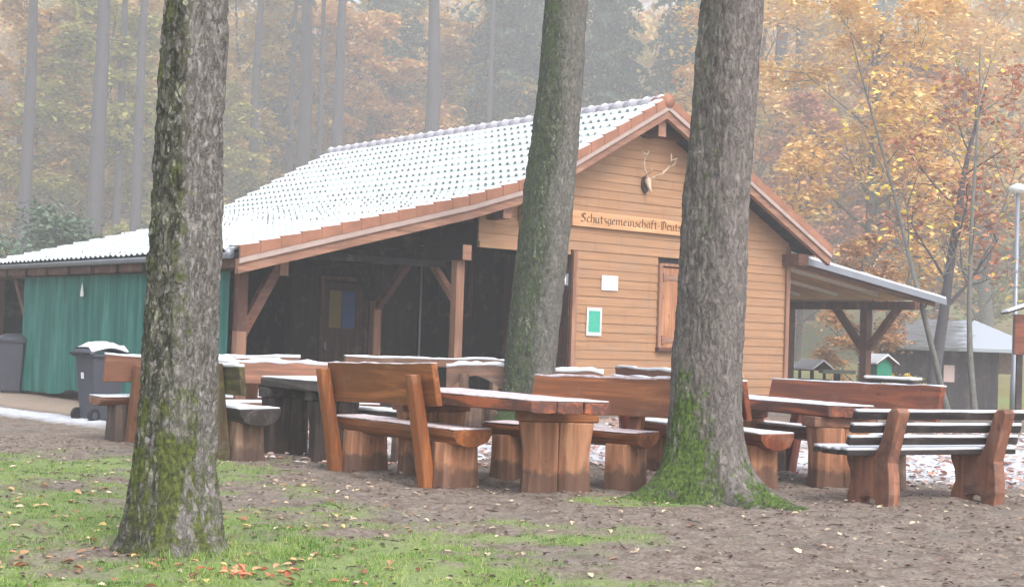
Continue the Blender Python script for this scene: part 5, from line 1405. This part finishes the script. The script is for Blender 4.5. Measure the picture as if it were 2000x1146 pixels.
for i, (src, x, y, s_, rz, lb) in enumerate((
    (OB, -20.5, 74, 1.0, 1.0, 'orange tree at the top left edge'),
    (OB, -10.2, 86, 1.05, 2.2, 'faint orange tree behind the widest pale trunk'),
    (OB, 7.2, 60, .85, 3.5, 'orange tree peeping over the ridge top'),
    (OB, .9, 76, .72, .9, 'low orange tree just over the roof beside the leaning trunk'),
    (OA, 15.8, 47, 1.05, 2.1, 'orange and yellow tree at the upper right edge'),
    (OA, 7.9, 52, 1.1, 4.0, 'orange tree just right of the right big trunk'),
    (OA, 19.5, 60, 1.2, 5.2, 'pale orange tree far right behind the lamp post'),
    (YA, -13.4, 72, 1.05, 2.4, 'ochre tree right of the second straight trunk'),
    (YA, -19.8, 58, .85, 4.4, 'yellow ochre tree at the left edge'),
    (YA, -9.6, 73, .7, 1.3, 'low pale yellow tree behind the roof left of the dark trunk'),
    (YA, -2.6, 80, .95, 3.3, 'ochre tree behind the wide pale trunk above the ridge'),
    (YA, 14.6, 70, 1.1, .3, 'yellowish tree behind the big orange tree'),
    (LA, -13.0, 60, .8, 1.1, 'low olive tree behind the roof left of the nearest trunk'),
    (LA, -20.2, 52, .7, 3.0, 'olive tree low at the left edge'),
    (LA, -1.3, 76, 1.0, 5.0, 'grey green tree behind the middle of the ridge'),
    (LA, 17.5, 53, .75, 2.0, 'olive green tree at the right edge behind the shed'),
    (LA, 9.2, 62, .8, 4.2, 'olive tree behind the gable, right'),
    (CA, 17.0, 57, 1.1, 1.9, 'copper tree right of the orange tree'),
    (CA, 9.4, 47, .75, 3.9, 'low copper tree behind the canopy roof'),
    (CA, -8.8, 79, .9, 5.5, 'bare brownish tree behind the slim pale trunk'),
    (CA, 10.9, 44, .5, .6, 'low copper shrub tree at the left end of the far shed'))):
    copy_tree(src, spot(x, y) if y > 45 else (x, y, gz(x, y) - .2), rz, s_ * (FS if y > 45 else 1), lb)

# far-off wood: one mass
def far_wood():
    rs = np.random.RandomState(99); Vs, Fs, Ts, Ms = [], [], [], []; nb = 0
    g = G()
    k = 0
    for row, (y0, n_, half) in enumerate(((190, 26, 80), (226, 30, 96), (270, 32, 116), (320, 34, 138), (390, 36, 168))):
        for i in range(n_):
            x = -half + 2 * half * (i + rs.rand()) / n_; y = y0 + rs.uniform(-11, 11); z0 = gz(x, y)
            H = rs.uniform(24, 40); W_ = rs.uniform(6, 10.5); n_l = 1900 if row < 3 else 1000
            kc = 26; ctr = rs.normal(size=(kc, 3)); ctr /= np.linalg.norm(ctr, axis=1)[:, None]; ctr *= rs.rand(kc)[:, None] ** .4
            ctr = ctr * [W_, W_, H * .48] + [x, y, z0 + H * .52]
            ci = rs.randint(0, kc, n_l); C = ctr[ci] + rs.normal(size=(n_l, 3)) * [W_ * .27, W_ * .27, .7]
            V, F, t = leaf_quads(C, .62 if row < 3 else 1.0, rs, .3, np.clip(rs.normal(.5, .2, kc), 0, 1)[ci])
            Vs.append(V); Fs.append(F + nb); nb += len(V); Ts.append(t); Ms.append(np.full(len(F), rs.choice([0, 1, 1, 1, 2, 2, 4])))
            if row < 3: g.tube([(x, y, z0 - .5), (x + rs.normal() * .2, y, z0 + H * .6)], [.4, .25], 6, caps=False)
    o = np_mesh('far_wood', np.concatenate(Vs), np.concatenate(Fs), [L_OR, L_YE, L_OL, L_CO, L_GR], None, False, np.concatenate(Ms), {'tone': ('POINT', np.concatenate(Ts))})
    tag(o, 'misty autumn wood far behind the hut', 'wood', kind='stuff')
    t = g.build('trunks', B_DK, o); t['kind'] = 'stuff'
far_wood()

# ------------------------------------------------------------------ grass and fallen leaves
def grass():
    rs = np.random.RandomState(7); n = 430000
    x = rs.uniform(-6.5, 4.0, n); y = 7.0 + rs.rand(n) ** 1.25 * 9.0
    a = patch(x, y); keep = (rs.rand(n) < a ** 1.4 * .8); 
    cl = fbm(x * 7, y * 7, 0, 41, 2); keep &= (cl > .40 + .1 * rs.rand(n))
    x, y, a = x[keep], y[keep], a[keep]; n = len(x)
    # lusher ring round the nearest trunk
    d = np.hypot(x + 1.9, y - 8.45)
    h = rs.uniform(.012, .034, n) * (1 + 1.3 * np.exp(-((d - .45) / .35) ** 2))
    z = near_z(x, y)
    ang = rs.uniform(0, 6.28, n); w_ = rs.uniform(.0018, .0036, n); le = rs.normal(0, .55, (n, 2)) * h[:, None]
    P = np.stack([x, y, z - .005], -1); W_ = np.stack([np.cos(ang) * w_, np.sin(ang) * w_, 0 * w_], -1)
    tip = P + np.stack([le[:, 0], le[:, 1], h + .005], -1)
    V = np.stack([P - W_, P + W_, tip], 1).reshape(-1, 3); F = np.arange(3 * n).reshape(n, 3)
    t = np.repeat(np.clip(rs.normal(.5, .22, n) + (fbm(x * 2, y * 2, 0, 44, 2) - .5) * .8, 0, 1), 3)
    m = leaf_mat('grass_blades', [(.05, srgb(70, 100, 44)), (.4, srgb(112, 146, 66)), (.7, srgb(146, 168, 88)), (.95, srgb(182, 184, 128))], .3)
    o = np_mesh('grass', V, F, m, None, False, attrs={'tone': ('POINT', t)})
    tag(o, 'short patchy green grass on the muddy ground', 'grass', kind='stuff')
grass()
def fallen():
    rs = np.random.RandomState(17)
    def put(n, x0, x1, y0, y1, s0, s1, pw=1.0, f=None):
        x = rs.uniform(x0, x1, n); y = y0 + (y1 - y0) * rs.rand(n) ** pw
        if f is not None: k = rs.rand(n) < f(x, y); x, y = x[k], y[k]
        return x, y, rs.uniform(s0, s1, len(x))
    sets = []
    sets.append(put(800, -6, 6, 7, 15.5, .012, .032, .9) + (0,))                # pale leaves
    sets.append(put(6500, -6, 6.5, 7, 16, .006, .022, 1.0) + (1,))                 # small dark bits
    sets.append(put(330, -6, -.6, 7, 12, .02, .036, .8, lambda x, y: .25 + .75 * patch(x, y)) + (2,))                 # brown in the grass
    sets.append(put(4200, 1.5, 12, 13.8, 24, .03, .055, 1.1, lambda x, y: np.clip((x - 2.0 - (15.6 - y) * .45) / 2, 0, 1)) + (3,))
    sets.append(put(1500, -3.5, 2.5, 14.3, 19, .03, .05, 1.0) + (3,))
    x = rs.normal(-1.3, .11, 26); y = rs.normal(7.58, .07, 26); sets.append((x, y, rs.uniform(.024, .036, 26), 4))
    x = rs.normal(-1.95, .7, 60); y = rs.normal(7.75, .3, 60); sets.append((x, y, rs.uniform(.018, .036, 60), 2))
    Vs, Ts, nb = [], [], 0; Fs = []; Ms = []
    for (x, y, s_, kind) in sets:
        n = len(x)
        if n == 0: continue
        tall = .03 * rs.rand(n) if kind == 4 else .004
        z = near_z(x, y) + .008 + snow_amt(x, y) * .025 + tall
        C = np.stack([x, y, z], -1)
        fl = .35 if kind == 4 else .16
        N = np.stack([rs.normal(0, fl, n), rs.normal(-.1, fl, n), np.ones(n)], -1); N /= np.linalg.norm(N, axis=1)[:, None]
        A = rs.normal(size=(n, 3)); A -= (A * N).sum(1)[:, None] * N; A /= np.linalg.norm(A, axis=1)[:, None]; Bv = np.cross(N, A)
        s = s_[:, None]; cv = N * s * rs.uniform(.1, .5, n)[:, None]
        ring = [C - A * s, C - A * s * .35 - Bv * s * .62 + cv, C + A * s * .45 - Bv * s * .5 + cv, C + A * s * 1.1, C + A * s * .4 + Bv * s * .55 + cv, C - A * s * .4 + Bv * s * .6 + cv]
        V = np.stack(ring, 1).reshape(-1, 3)
        b = np.arange(n)[:, None] * 6 + nb
        Fs.append(np.concatenate([b + [0, 1, 2, 3], b + [0, 3, 4, 5]], 0)); nb += 6 * n
        Vs.append(V); t = np.clip(rs.normal(.5, .28, n), 0, 1); Ts.append(np.repeat(t, 6)); Ms.append(np.full(2 * n, kind))
    lm = [leaf_mat('pale_fallen_leaves', [(.05, srgb(130, 104, 86)), (.5, srgb(184, 164, 140)), (.95, srgb(212, 198, 168))], .1),
          leaf_mat('dark_leaf_bits', [(.05, srgb(52, 42, 38)), (.5, srgb(92, 76, 68)), (.95, srgb(140, 116, 100))], .1),
          leaf_mat('brown_fallen_leaves', [(.05, srgb(112, 74, 50)), (.45, srgb(170, 130, 98)), (.75, srgb(196, 166, 124)), (.95, srgb(214, 188, 120))], .1),
          leaf_mat('frosted_fallen_leaves', [(.05, srgb(120, 84, 74)), (.4, srgb(186, 144, 126)), (.7, srgb(222, 204, 198)), (.95, srgb(232, 230, 234))], .1),
          leaf_mat('rust_fallen_leaves', [(.05, srgb(150, 84, 62)), (.5, srgb(196, 128, 96)), (.95, srgb(216, 160, 120))], .1)]
    o = np_mesh('fallen_leaves', np.concatenate(Vs), np.concatenate(Fs), lm, None, False, np.concatenate(Ms), {'tone': ('POINT', np.concatenate(Ts))})
    tag(o, 'fallen autumn leaves scattered over mud and grass', 'leaves', kind='stuff')
fallen()

def twigs():
    rs = random.Random(5); g = G()
    for i in range(150):
        x, y = rs.uniform(-5.5, 6), 7 + rs.random() ** 1.2 * 8; a = rs.uniform(0, 3.14); L = rs.uniform(.03, .14)
        p = []
        for k in range(4):
            xx, yy = x + math.cos(a) * L * k / 3 + rs.gauss(0, .008), y + math.sin(a) * L * k / 3 + rs.gauss(0, .008)
            p.append((xx, yy, float(near_z(xx, yy)) + .006))
        g.tube(p, [.003, .0035, .003, .0015], 4, caps=False)
    tag(g.build('twigs', B_BR), 'small dark twigs lying on the muddy ground', 'twigs', kind='stuff')
twigs()

# ------------------------------------------------------------------ misty air
hz = G(); hz.box((0, 250, 82), (580, 570, 172)); hzo = hz.build('haze', bpy.data.materials.new('misty_air')); tag(hzo, kind='stuff')
hm = bpy.data.materials['misty_air']; hm.use_nodes = True; hm.node_tree.nodes.clear()
pv = hm.node_tree.nodes.new('ShaderNodeVolumePrincipled'); ho = hm.node_tree.nodes.new('ShaderNodeOutputMaterial')
pv.inputs['Color'].default_value = (.93, .94, .97, 1); pv.inputs['Density'].default_value = .0034; pv.inputs['Anisotropy'].default_value = .1
hm.node_tree.links.new(pv.outputs[0], ho.inputs['Volume'])
